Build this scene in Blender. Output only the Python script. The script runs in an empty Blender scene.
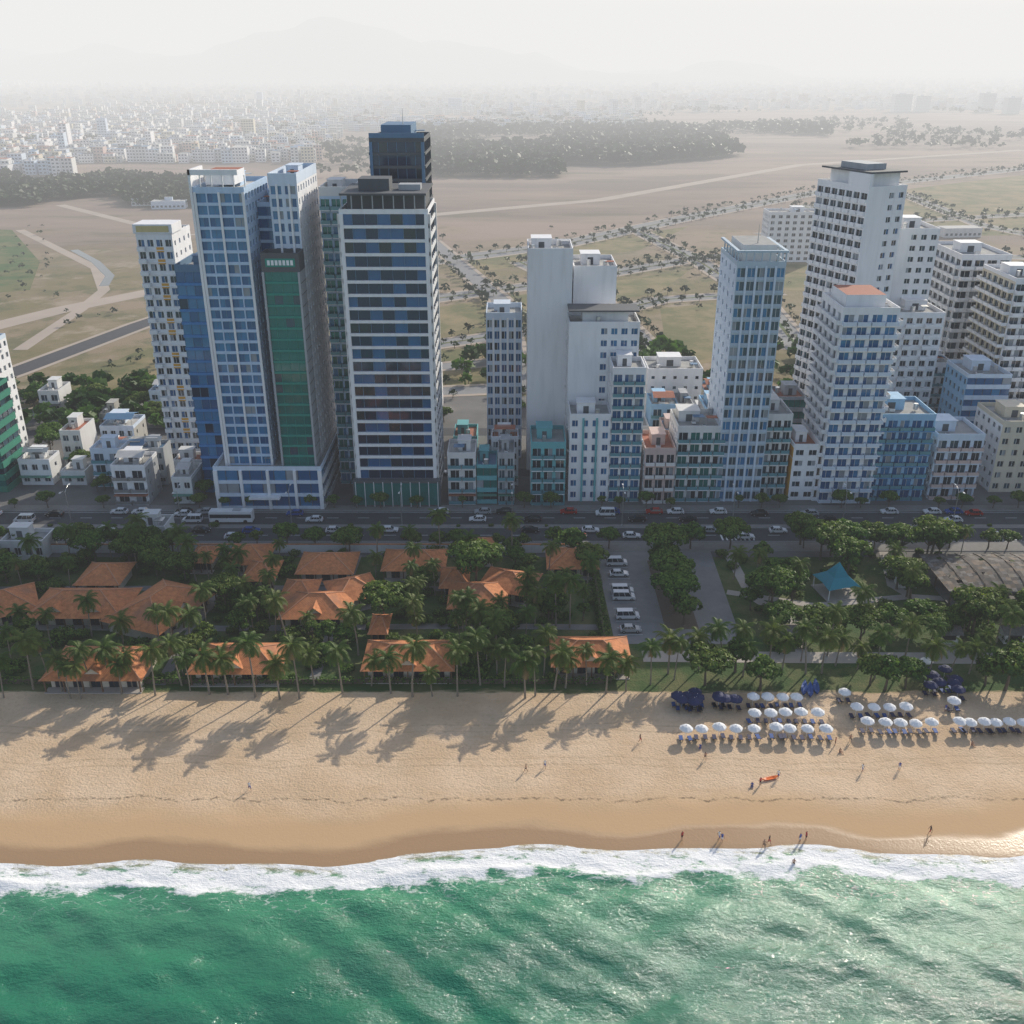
import bpy, math, random
import numpy as np
from mathutils import Vector, Matrix, noise as mnoise
random.seed(7); np.random.seed(7)
H=108.0; P=math.radians(24.7); F=983.0
cP,sP=math.cos(P),math.sin(P)
# projection helpers: turn pixel coordinates into metres on the ground
def Yg(v): return H/math.tan(P+math.atan((v-512)/F))
def dep(Y,Z=0): return Y*cP+(H-Z)*sP
def Xg(u,Y,Z=0): return (u-512)*dep(Y,Z)/F
def G(u,v):
    Y=Yg(v); return (Xg(u,Y),Y)
def Zt(Y,v): return H-Y*math.tan(P+math.atan((v-512)/F))
scene=bpy.context.scene
COL=scene.collection
U=random.uniform
# ---------------------------------------------------------------- materials
class N:
    def __init__(s,name):
        s.mat=bpy.data.materials.new(name); s.mat.use_nodes=True
        s.nt=s.mat.node_tree; s.b=s.nt.nodes['Principled BSDF']; s.out=s.nt.nodes['Material Output']
        s.geo=None
    def node(s,t,**k):
        n=s.nt.nodes.new(t)
        for a,b in k.items(): setattr(n,a,b)
        return n
    def put(s,sock,val):
        if isinstance(val,bpy.types.NodeSocket): s.nt.links.new(val,sock)
        elif isinstance(val,(tuple,list)):
            v=list(val)
            if sock.type=='RGBA' and len(v)==3: v.append(1)
            sock.default_value=v
        else: sock.default_value=val
    def pos(s):
        if not s.geo: s.geo=s.node('ShaderNodeNewGeometry')
        return s.geo.outputs['Position']
    def objc(s): return s.node('ShaderNodeTexCoord').outputs['Object']
    def scalev(s,v,sc):
        m=s.node('ShaderNodeMapping'); s.put(m.inputs[0],v); m.inputs['Scale'].default_value=sc; return m.outputs[0]
    def noise(s,v,scale,detail=4,rough=.55,col=False):
        n=s.node('ShaderNodeTexNoise'); s.put(n.inputs['Vector'],v)
        n.inputs['Scale'].default_value=scale; n.inputs['Detail'].default_value=detail; n.inputs['Roughness'].default_value=rough
        return n.outputs[1 if col else 0]
    def math(s,op,a,b=0.0,clamp=False):
        m=s.node('ShaderNodeMath',operation=op); m.use_clamp=clamp
        s.put(m.inputs[0],a); s.put(m.inputs[1],b); return m.outputs[0]
    def step(s,v,a,b):
        m=s.node('ShaderNodeMapRange'); m.interpolation_type='SMOOTHSTEP'
        s.put(m.inputs[0],v); m.inputs[1].default_value=a; m.inputs[2].default_value=b
        return m.outputs[0]
    def mix(s,f,a,b):
        m=s.node('ShaderNodeMix',data_type='RGBA'); s.put(m.inputs[0],f); s.put(m.inputs[6],a); s.put(m.inputs[7],b); return m.outputs[2]
    def sep(s,v):
        m=s.node('ShaderNodeSeparateXYZ'); s.put(m.inputs[0],v); return m.outputs
    def bump(s,h,st,dist=1.0):
        b=s.node('ShaderNodeBump'); s.put(b.inputs['Height'],h); b.inputs['Strength'].default_value=st; b.inputs['Distance'].default_value=dist
        s.nt.links.new(b.outputs[0],s.b.inputs['Normal'])
    def color(s,c): s.put(s.b.inputs['Base Color'],c)
    def rough(s,c): s.put(s.b.inputs['Roughness'],c)
    def attr(s,name):
        a=s.node('ShaderNodeAttribute'); a.attribute_name=name; return a.outputs['Fac']
MT={}
def wallmat(name,c,rough=.75,var=.06):
    n=N(name); p=n.pos()
    f=n.noise(n.scalev(p,(1,1,.12)),.7,4)
    g=n.noise(p,.12,2)
    d=tuple(x*(1-2.2*var) for x in c)
    col=n.mix(n.step(f,.4,.8),c,d)
    col=n.mix(n.math('MULTIPLY',g,.25),col,tuple(x*.85 for x in c))
    n.color(col); n.rough(rough); MT[name]=n.mat
def plain(name,c,rough=.6,metal=0,var=.15,scale=1.5):
    n=N(name); f=n.noise(n.pos(),scale,3)
    n.color(n.mix(f,tuple(x*(1+var) for x in c),tuple(x*(1-var) for x in c))); n.rough(rough); n.b.inputs['Metallic'].default_value=metal; MT[name]=n.mat
def glassmat(name,c,rough=.08,metal=.0,spec=.8):
    n=N(name); f=n.noise(n.pos(),.25,2)
    n.color(n.mix(f,c,tuple(x*.55 for x in c))); n.rough(rough); n.b.inputs['Metallic'].default_value=metal
    n.b.inputs['Specular IOR Level'].default_value=spec
    n.bump(n.noise(n.pos(),.35,1),.06,.3)
    MT[name]=n.mat
wallmat('white',(.83,.83,.84)); wallmat('offwhite',(.70,.70,.69)); wallmat('cream',(.68,.61,.48)); wallmat('bluewhite',(.62,.71,.82))
wallmat('paleblue',(.48,.63,.80)); wallmat('greyblue',(.46,.56,.64))
wallmat('pink',(.60,.46,.42)); wallmat('lblue',(.30,.52,.72)); wallmat('turq',(.13,.42,.45)); wallmat('yellow',(.64,.52,.25)); wallmat('grey',(.40,.42,.44),var=.12)
wallmat('dgrey',(.09,.1,.11)); wallmat('steelblue',(.10,.20,.32)); wallmat('teal',(.02,.26,.20)); wallmat('concrete',(.42,.41,.38),.85,.12)
wallmat('orange',(.72,.36,.05)); wallmat('villa',(.62,.55,.45),var=.1); wallmat('blue',(.05,.22,.50)); wallmat('brown',(.16,.09,.055)); wallmat('lgreen',(.35,.52,.42))
glassmat('glass_dark',(.012,.03,.05)); glassmat('glass_blue',(.025,.14,.34),metal=.1); glassmat('glass_teal',(.012,.20,.18),metal=.1)
glassmat('glass_curtain',(.36,.40,.44),.3,spec=.5); glassmat('glass_mid',(.05,.10,.14)); glassmat('glass_navy',(.010,.035,.09),.06,.2)
glassmat('glass_rail',(.14,.36,.42),.15); glassmat('glass_azure',(.05,.24,.48),.1)
plain('roofgrey',(.33,.33,.32),.9,var=.3,scale=.5); plain('rooflight',(.52,.51,.49),.9,var=.25,scale=.5); plain('roofred',(.36,.13,.08),.8,var=.3)
plain('roofblue',(.09,.2,.34),.6); plain('roofgreen',(.08,.24,.18),.7); plain('metal',(.5,.5,.5),.35,.8); plain('tank',(.55,.56,.57),.3,.7)
plain('dark',(.03,.03,.03),.6); plain('green_net',(.03,.22,.15),.8)
n=N('terracotta'); o=n.objc(); so=n.sep(o)
w=n.math('SINE',n.math('MULTIPLY',n.math('ADD',so[0],so[1]),18.0))
f=n.noise(n.pos(),1.2,5,.7); g=n.noise(n.pos(),.18,3)
col=n.mix(n.step(f,.3,.7),(.68,.27,.105),(.46,.16,.06)); col=n.mix(n.math('MULTIPLY',n.step(g,.5,.75),.7),col,(.32,.16,.10))
n.color(col); n.rough(.85); n.bump(n.math('ADD',n.math('MULTIPLY',w,.5),f),.5,.06); MT['terracotta']=n.mat
plain('ridge',(.55,.27,.15),.8)
plain('asphalt',(.055,.058,.065),.9,var=.3,scale=.4); plain('asphalt_light',(.24,.24,.245),.9,var=.2,scale=.15); plain('paint',(.75,.75,.72),.7)
plain('pave',(.22,.21,.2),.9,var=.2,scale=.7); plain('pave_light',(.42,.38,.34),.9,var=.15,scale=.5); plain('kerb',(.4,.4,.38),.85)
plain('cityground',(.15,.145,.14),.95,var=.4,scale=.12); plain('parking',(.23,.225,.22),.9,var=.25,scale=.3)
plain('dirt_pale',(.42,.35,.29),.95,var=.2,scale=.05); plain('water_dark',(.02,.035,.04),.15)
def leafmat(name,c1,c2,tr=.3):
    n=N(name); oi=n.node('ShaderNodeObjectInfo')
    f=n.math('ADD',n.math('MULTIPLY',oi.outputs['Random'],.6),n.math('MULTIPLY',n.noise(n.pos(),.6,2),.5))
    c=n.mix(f,c1,c2); n.color(c); n.rough(.55); n.b.inputs['Specular IOR Level'].default_value=.3
    t=n.node('ShaderNodeBsdfTranslucent'); n.put(t.inputs[0],c); m=n.node('ShaderNodeMixShader'); m.inputs[0].default_value=tr
    n.nt.links.new(n.b.outputs[0],m.inputs[1]); n.nt.links.new(t.outputs[0],m.inputs[2]); n.nt.links.new(m.outputs[0],n.out.inputs[0]); MT[name]=n.mat
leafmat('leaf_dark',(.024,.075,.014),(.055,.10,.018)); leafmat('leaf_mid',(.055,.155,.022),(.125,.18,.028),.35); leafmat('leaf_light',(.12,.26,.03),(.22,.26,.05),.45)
leafmat('palm_leaf',(.065,.15,.022),(.15,.19,.035),.45); leafmat('palm_dry',(.26,.18,.08),(.3,.21,.09),.2)
leafmat('far_leaf',(.02,.045,.022),(.04,.06,.028),.1)
leafmat('far_leaf2',(.035,.075,.025),(.06,.09,.03),.1)
plain('bark',(.13,.1,.075),.9,var=.3,scale=3); plain('palmbark',(.24,.2,.16),.9,var=.3,scale=3)
plain('navy',(.012,.02,.09),.7); plain('canvas',(.82,.82,.82),.8,var=.05); plain('bluecanvas',(.02,.08,.3),.7); plain('tealcanvas',(.01,.25,.32),.6)
plain('wood',(.14,.1,.07),.8); plain('thatch',(.12,.105,.09),.95,var=.5,scale=2); plain('thatch2',(.2,.18,.16),.95,var=.5,scale=2); plain('orangeplastic',(.8,.16,.02),.4); plain('rubber',(.02,.02,.02),.9)
for nm,c in dict(car_white=(.75,.75,.75),car_silver=(.4,.41,.42),car_black=(.015,.015,.018),car_red=(.4,.02,.015),car_blue=(.03,.08,.3)).items(): plain(nm,c,.25,var=.02)
plain('lamp_red',(.5,.01,.01),.3); plain('lamp_white',(.8,.8,.75),.2)
for nm,c in dict(skin=(.42,.24,.16),hair=(.015,.01,.008),cl_red=(.5,.04,.04),cl_blue=(.04,.09,.35),cl_white=(.75,.75,.75),cl_black=(.02,.02,.025)).items(): plain(nm,c,.8,var=.05)
# ---------------------------------------------------------------- mesh builder
class MB:
    def __init__(s): s.parts={}
    def P(s,name):
        if name not in s.parts: s.parts[name]=([],[],[])
        return s.parts[name]
    def face(s,pts,mat,part='body'):
        if part=='walls' and mat.startswith('glass'): part='windows'
        v,f,m=s.P(part); b=len(v); v.extend(pts); f.append(tuple(range(b,b+len(pts)))); m.append(mat)
    def box(s,x0,x1,y0,y1,z0,z1,mat,part='body',top=None,bottom=True):
        a=[(x0,y0),(x1,y0),(x1,y1),(x0,y1)]
        for i in range(4):
            p,q=a[i],a[(i+1)%4]; s.face([(p[0],p[1],z0),(q[0],q[1],z0),(q[0],q[1],z1),(p[0],p[1],z1)],mat,part)
        s.face([(p[0],p[1],z1) for p in a],top or mat,part)
        if bottom: s.face([(p[0],p[1],z0) for p in a][::-1],mat,part)
    def tube(s,pts,rad,mat,part='body',seg=7,cap=True):
        v,f,m=s.P(part); b=len(v); npt=len(pts)
        for i,p in enumerate(pts):
            p=Vector(p); d=(Vector(pts[min(i+1,npt-1)])-Vector(pts[max(i-1,0)])).normalized()
            a=d.cross(Vector((.3,1,.1))).normalized(); c=d.cross(a)
            for k in range(seg):
                t=2*math.pi*k/seg; v.append(tuple(p+(a*math.cos(t)+c*math.sin(t))*rad[i]))
        for i in range(npt-1):
            for k in range(seg):
                f.append((b+i*seg+k,b+i*seg+(k+1)%seg,b+(i+1)*seg+(k+1)%seg,b+(i+1)*seg+k)); m.append(mat)
        if cap:
            f.append(tuple(b+(npt-1)*seg+k for k in range(seg))); m.append(mat)
            f.append(tuple(b+k for k in range(seg))[::-1]); m.append(mat)
    def mesh(s,part,name):
        v,f,m=s.parts[part]; me=bpy.data.meshes.new(name); me.from_pydata(v,[],f)
        sl=sorted(set(m)); ix={k:i for i,k in enumerate(sl)}
        for k in sl: me.materials.append(MT[k])
        me.polygons.foreach_set('material_index',[ix[k] for k in m]); me.update(); return me
    def build(s,name,loc=(0,0,0),rot=0):
        ks=list(s.parts)
        if len(ks)==1:
            ob=bpy.data.objects.new(name,s.mesh(ks[0],name)); COL.objects.link(ob); ob.location=loc; ob.rotation_euler=(0,0,rot); return ob
        e=bpy.data.objects.new(name,None); COL.objects.link(e); e.location=loc; e.rotation_euler=(0,0,rot); e.empty_display_size=1
        for k in ks:
            ob=bpy.data.objects.new(k,s.mesh(k,k)); COL.objects.link(ob); ob.parent=e
        return e
def inst(name,me,loc,rot=0,sc=1,tilt=0):
    ob=bpy.data.objects.new(name,me); COL.objects.link(ob); ob.location=loc; ob.rotation_euler=(tilt*U(-1,1),tilt*U(-1,1),rot)
    ob.scale=(sc,sc,sc) if not isinstance(sc,tuple) else sc
    return ob
def sheet(name,pts,z,mat):
    m=MB(); m.face([(x,y,z) for x,y in pts],mat); return m.build(name)
def strip(name,pts,w,z,mat,mb=None,off=0):
    m=mb or MB(); n=len(pts); L=[];R=[]
    for i,p in enumerate(pts):
        a=Vector(pts[max(i-1,0)]); b=Vector(pts[min(i+1,n-1)]); d=(b-a).normalized(); q=Vector((-d.y,d.x)); p=Vector(p)+q*off
        L.append(p+q*w/2); R.append(p-q*w/2)
    for i in range(n-1): m.face([(R[i].x,R[i].y,z),(R[i+1].x,R[i+1].y,z),(L[i+1].x,L[i+1].y,z),(L[i].x,L[i].y,z)],mat)
    if not mb: return m.build(name)
# ---------------------------------------------------------------- ground + sea
def shore(x):
    return 112.6+.022*x+1.3*math.sin(x*.055+.8)+.8*math.sin(x*.13+2)+.35*math.sin(x*.31)
def grid(name,xs,ys,zf,mat):
    nx,ny=len(xs),len(ys); v=[];d=[]
    for y in ys:
        for x in xs:
            dd=y-shore(max(-150,min(150,x))); v.append((x,y,zf(x,y,dd))); d.append(dd)
    f=[(j*nx+i,j*nx+i+1,(j+1)*nx+i+1,(j+1)*nx+i) for j in range(ny-1) for i in range(nx-1)]
    me=bpy.data.meshes.new(name); me.from_pydata(v,[],f); a=me.attributes.new('d','FLOAT','POINT'); a.data.foreach_set('value',d)
    me.materials.append(mat); me.polygons.foreach_set('use_smooth',[True]*len(f)); me.update()
    ob=bpy.data.objects.new(name,me); COL.objects.link(ob); return ob
def gz(x,y,d):
    z=0.0
    if d<9: z=-.4*(9-d)/9 if d>0 else -.4+d*.16
    z=max(z,-8)
    if d>9 and y<152 and abs(x)<150: z+=.13*(mnoise.noise((x*.12,y*.12,0)))+.06*mnoise.noise((x*.5,y*.5,3))
    return z
g=N('ground'); p=g.pos(); S=g.sep(p); d=g.attr('d')
n1=g.noise(p,.09,5); n2=g.noise(p,1.3,6,.7); n3=g.noise(g.scalev(p,(.25,1,1)),.5,4)
sand=g.mix(g.step(n1,.35,.68),(.70,.52,.35),(.60,.43,.27)); sand=g.mix(g.math('MULTIPLY',g.step(n2,.45,.75),.55),sand,(.46,.32,.19))
sand=g.mix(g.math('MULTIPLY',g.step(n3,.5,.8),.4),sand,(.52,.35,.2))
dn=g.math('ADD',d,g.math('MULTIPLY',g.math('SUBTRACT',g.noise(g.scalev(p,(.35,1,1)),.12,4),.5),7.0))
damp=g.step(dn,14.0,7.0); wet=g.step(dn,5.2,3.0)
# beach tractor tracks
tw=g.math('ADD',S[1],g.math('MULTIPLY',g.noise(g.scalev(p,(1,0,0)),.03,2),9.0))
for yy in (146.3,148.1,137.0,138.8):
    tk=g.step(g.math('ABSOLUTE',g.math('SUBTRACT',tw,yy)),.26,.12); sand=g.mix(g.math('MULTIPLY',tk,g.math('MULTIPLY',g.step(n2,.3,.6),.38)),sand,(.36,.25,.15))
sand=g.mix(damp,sand,(.56,.37,.20)); sand=g.mix(wet,sand,(.40,.25,.13))
wl=g.math('ABSOLUTE',g.math('SUBTRACT',g.math('ADD',S[1],g.math('MULTIPLY',g.noise(g.scalev(p,(1,.0,0)),.09,6,.65),7.0)),127.8))
wm=g.math('MULTIPLY',g.step(wl,.34,.1),g.step(g.noise(p,.7,5,.7),.42,.6))
sand=g.mix(g.math('MULTIPLY',wm,.75),sand,(.13,.09,.055))
sp=g.step(g.noise(p,3.5,2),.72,.76); sand=g.mix(g.math('MULTIPLY',sp,.4),sand,(.2,.14,.09))
gard=g.mix(g.step(g.noise(p,.15,4),.4,.65),(.045,.095,.018),(.13,.14,.05))
fn=g.noise(p,.011,6,.6); fn2=g.noise(p,.05,5,.65)
field=g.mix(g.step(fn,.42,.58),(.28,.21,.135),(.19,.155,.07)); field=g.mix(g.math('MULTIPLY',g.step(fn2,.47,.64),.75),field,(.10,.11,.04))
field=g.mix(g.math('MULTIPLY',g.step(g.noise(p,.03,6,.7),.54,.68),.75),field,(.38,.30,.22))
pl=g.mix(g.step(g.noise(g.scalev(p,(.35,1,1)),.008,6,.6),.4,.62),(.32,.235,.185),(.20,.15,.12))
pl=g.mix(g.math('MULTIPLY',g.step(g.noise(g.scalev(p,(.3,1,1)),.02,5,.65),.54,.68),.5),pl,(.10,.105,.05))
ymix=g.math('ADD',S[1],g.math('MULTIPLY',g.math('SUBTRACT',fn,.5),500.0))
field=g.mix(g.step(ymix,560.0,720.0),field,pl)
gy=g.math('ADD',S[1],g.math('MULTIPLY',n3,4.0))
c=g.mix(g.step(gy,155.3,156.3),sand,gard); c=g.mix(g.step(S[1],325.0,340.0),c,field)
g.color(c); g.rough(g.mix(wet,(.95,.95,.95),(.25,.25,.25)))
hb=g.math('MULTIPLY',g.math('ADD',n2,g.math('MULTIPLY',g.noise(p,2.6,3),.7)),g.math('SUBTRACT',1.0,g.math('MULTIPLY',damp,.85)))
g.bump(hb,.85,.18)
def rng(a,b,s): return list(np.arange(a,b,s))
xs=[-9000,-4000,-1500,-600,-300]+rng(-160,160,1.0)+[160,300,600,1500,4000,9000]
ys=[-4000,-500,0,60]+rng(90,158,1.0)+[160,200,260,400,800,1600,3000,6000,12000]
grid('ground',xs,ys,gz,g.mat)
random.seed(3)
WV=[]
for i in range(36):
    L=U(1.4,9) if i>10 else U(6,15); a=math.radians(90+U(-45,45)); WV.append((math.cos(a)*2*math.pi/L,math.sin(a)*2*math.pi/L,U(0,6.28),.0105*L**.85*U(.5,1)))
def sz(x,y,d):
    z=-.4
    if abs(x)<200 and y>40:
        k=min(1,max(0,-d/7.0)); h=0
        for kx,ky,ph,am in WV: h+=am*math.sin(kx*x+ky*y+ph+.6*math.sin(x*.05+ph))
        z+=h*k
        b=math.exp(-((d+4.6+.9*math.sin(x*.11))/.8)**2)*.32*(.6+.4*math.sin(x*.07+1)); z+=b
    if d>-.3: z-= (d+.3)*.02
    return z
s=N('sea_water'); p=s.pos(); d=s.attr('d')
sh=s.step(s.math('ADD',d,s.math('MULTIPLY',s.noise(s.scalev(p,(.3,1,1)),.08,4),8.0)),-22.0,1.0)
wc=s.mix(s.step(s.noise(s.scalev(p,(.3,1,1)),.05,5),.35,.7),(.004,.175,.085),(.002,.105,.062)); wc=s.mix(s.math('MULTIPLY',sh,.75),wc,(.06,.30,.15))
wc=s.mix(s.step(d,-2.2,-.2),wc,(.40,.33,.2))
n1=s.noise(s.scalev(p,(.5,1,1)),.9,8,.72); lace=s.noise(s.scalev(p,(.45,1,1)),.45,8,.75)
wob=s.math('MULTIPLY',s.math('SUBTRACT',s.noise(s.scalev(p,(1,.4,1)),.09,5,.6),.5),8.0); dd=s.math('ADD',d,wob)
band=s.math('MULTIPLY',s.step(dd,-7.5,-3.6),1.0); hole=s.step(dd,-3.0,-1.0)
f1=s.step(s.math('ADD',lace,s.math('SUBTRACT',s.math('MULTIPLY',band,.28),s.math('MULTIPLY',hole,.07))),.61,.73)
f1=s.math('MULTIPLY',f1,s.step(dd,-8.5,-5.4))
edge=s.math('MULTIPLY',s.step(s.math('ABSOLUTE',s.math('ADD',d,.35)),.5,.1),s.step(n1,.35,.5))
vor=s.node('ShaderNodeTexVoronoi'); vor.feature='DISTANCE_TO_EDGE'; s.put(vor.inputs['Vector'],s.scalev(p,(.5,1,1))); vor.inputs['Scale'].default_value=1.1
web=s.math('MULTIPLY',s.step(vor.outputs[0],.09,.02),s.math('MULTIPLY',s.step(d,-12.0,-5.0),s.step(n1,.50,.6)))
caps=s.math('MULTIPLY',s.step(s.noise(s.scalev(p,(.35,1.3,1)),.22,8,.75),.675,.71),.7)
foam=s.math('MAXIMUM',s.math('MAXIMUM',s.math('MAXIMUM',f1,s.math('MULTIPLY',edge,.8)),s.math('MULTIPLY',web,.5)),caps)
s.color(s.mix(foam,wc,(.84,.85,.85))); s.rough(s.mix(foam,(.10,.10,.10),(.8,.8,.8))); s.b.inputs['IOR'].default_value=1.45; s.b.inputs['Specular IOR Level'].default_value=.9
hb=s.math('ADD',s.math('ADD',s.noise(s.scalev(p,(.55,1,1)),.8,7,.66),s.math('MULTIPLY',s.noise(s.scalev(p,(.7,1,1)),2.6,4,.6),.3)),s.math('MULTIPLY',foam,.12)); s.bump(hb,.6,.55)
xs=[-9000,-3000,-900,-300]+rng(-150,151,.6)+[300,900,3000,9000]; ys=[-9000,-3000,-600,-100,0,40]+rng(62,118,.4)
grid('sea_water',xs,ys,sz,s.mat)
random.seed(11)
# ---------------------------------------------------------------- roads / paving
sheet('pavement',[(-420,209),(420,209),(420,333),(-420,333)],.012,'cityground')
m=MB(); m.face([(-420,217,.03),(420,217,.03),(420,235,.03),(-420,235,.03)],'asphalt')
x=-400
while x<400:
    for yy in (220.8,231.0): m.face([(x,yy,.036),(x+3,yy,.036),(x+3,yy+.15,.036),(x,yy+.15,.036)],'paint')
    x+=8
for yy in (217.4,234.3): m.face([(-420,yy,.036),(420,yy,.036),(420,yy+.12,.036),(-420,yy+.12,.036)],'paint')
for cx in (-118,52,118):
    for k in range(8): m.face([(cx+k*1.1,218,.037),(cx+k*1.1+.45,218,.037),(cx+k*1.1+.45,221.6,.037),(cx+k*1.1,221.6,.037)],'paint')
m.build('road')
m=MB(); m.box(-420,420,224.9,226.9,.03,.16,'kerb',top='pave'); m.build('road_median')
m=MB(); m.box(-420,420,212,216.8,.0,.15,'kerb',top='pave'); m.build('sidewalk')
m=MB(); m.box(-420,420,235.2,238.8,.0,.15,'kerb',top='pave'); m.build('sidewalk')
STX=(-54,86,120)
for x in STX: strip('side_street',[(x,239),(x+4,330)],6.5,.03,'asphalt')
strip('back_street',[(-400,262),(400,262)],6,.034,'asphalt'); strip('back_street',[(-400,296),(400,296)],7,.034,'asphalt')
m=MB(); m.face([(21,170.5,.03),(47,170.5,.03),(48,212,.03),(20,212,.03)],'parking')
for k in range(13):
    yy=174+k*2.7; m.face([(22,yy,.036),(27,yy,.036),(27,yy+.12,.036),(22,yy+.12,.036)],'paint')
m.build('parking_lot')
m=MB(); m.box(32,39,176,207,.02,.15,'kerb',top='bark'); m.build('parking_island')
strip('promenade_path',[(26,166),(60,165.5),(100,165.2),(220,165)],4.0,.03,'pave_light')
strip('garden_path',[(52,212),(53,190),(60,178),(58,167)],2.4,.036,'pave_light'); strip('garden_path',[(90,212),(86,195),(92,182),(88,167)],2.4,.036,'pave_light')
strip('garden_path',[(48,192),(66,186),(88,190),(120,186)],2.2,.042,'pave_light')
strip('garden_path',[(-150,176.5),(-100,178),(-60,176.5),(-10,177.5),(18,177)],2.2,.03,'pave')
strip('garden_path',[(-150,193),(-60,194),(15,193)],2.2,.036,'pave'); strip('garden_path',[(-67,156),(-66,210)],2.2,.042,'pave'); strip('garden_path',[(-38,157),(-37,210)],2.0,.042,'pave')
treerow=[]
def froad(pts,w,mat='asphalt_light',trees=True,z=.05,gap=8.5):
    q=[G(*a) for a in pts]; strip('road',q,w,z,mat)
    if mat!='dirt_pale':
        for sg in (-1,1): strip('pavement',q,2.2,z+.015,'dirt_pale',off=sg*(w/2+1.2))
    if w>9 and mat=='asphalt_light': strip('road_median',q,1.6,z+.02,'grass')
    if trees:
        for i in range(len(q)-1):
            a,b=Vector(q[i]),Vector(q[i+1]); L=(b-a).length; dd=(b-a)/L; nn=Vector((-dd.y,dd.x)); t=0
            while t<L:
                for sg in (-1,0,1):
                    if sg==0 and w<10: continue
                    if random.random()<.75: pp=a+dd*t+nn*sg*(w/2+3.2); treerow.append((pp.x+U(-1,1),pp.y+U(-1,1),U(1.0,2.1)))
                t+=gap
n_=N('grass'); pp=n_.pos(); n_.color(n_.mix(n_.step(n_.noise(pp,.04,6,.65),.4,.6),(.055,.11,.025),(.14,.14,.05))); n_.rough(.95); MT['grass']=n_.mat
n_=N('drygrass'); pp=n_.pos(); n_.color(n_.mix(n_.step(n_.noise(pp,.035,7,.7),.38,.62),(.26,.20,.10),(.12,.125,.045))); n_.rough(.95); MT['drygrass']=n_.mat
froad([(425,300),(560,282),(700,258),(860,248),(1100,262)],14,z=.05)
froad([(425,346),(540,330),(660,300),(780,292)],11,z=.07)
froad([(430,262),(560,245),(700,215),(830,190),(1060,165)],18,z=.05,gap=11)
froad([(425,392),(520,388),(640,384)],9,z=.06)
froad([(425,368),(520,360),(650,350)],8,z=.065)
froad([(640,232),(700,262),(760,300),(800,350)],11,z=.09)
froad([(520,262),(600,300),(640,340),(650,372)],10,z=.08)
froad([(430,240),(500,300),(520,388)],9,z=.11)
froad([(800,205),(900,240),(1010,285)],14,z=.1,gap=11)
froad([(880,185),(980,225),(1100,250)],12,z=.12,gap=11)
froad([(760,235),(900,222),(1100,210)],12,z=.13,gap=11)
froad([(430,215),(600,200),(800,165),(1024,150)],14,'dirt_pale',False,.05)
froad([(-60,398),(20,370),(140,325),(260,285)],10,'asphalt',False,.05)
froad([(-60,340),(60,310),(160,290),(300,262)],14,'dirt_pale',False,.045)
froad([(20,230),(70,255),(96,268),(104,290),(80,310),(20,350)],6,'dirt_pale',False,.055)
froad([(60,205),(180,235),(330,230),(430,255)],8,'dirt_pale',False,.05)
froad([(-40,420),(150,402),(330,398),(430,404)],9,z=.07,gap=7)
strip('drainage_canal',[G(*a) for a in ((74,250),(96,262),(110,276),(104,286))],5,.1,'water_dark')
def mound(name,pts,z,mat): sheet(name,[G(*a) for a in pts],z,mat)
mound('grass_field',[(-30,228),(12,230),(40,262),(30,290),(-40,296)],.03,'grass')
mound('grass_field',[(150,345),(330,318),(330,392),(10,410)],.03,'drygrass')
mound('grass_field',[(450,262),(690,226),(640,250),(450,276)],.03,'drygrass'); mound('grass_field',[(432,308),(690,270),(660,292),(432,336)],.03,'drygrass')
mound('grass_field',[(434,352),(640,322),(640,378),(434,386)],.03,'drygrass'); mound('grass_field',[(660,308),(760,300),(780,345),(670,372)],.03,'drygrass')
mound('grass_field',[(720,262),(1020,272),(1020,300),(780,290)],.03,'drygrass'); mound('grass_field',[(850,196),(1024,175),(1060,235),(930,236)],.03,'drygrass')
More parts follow.
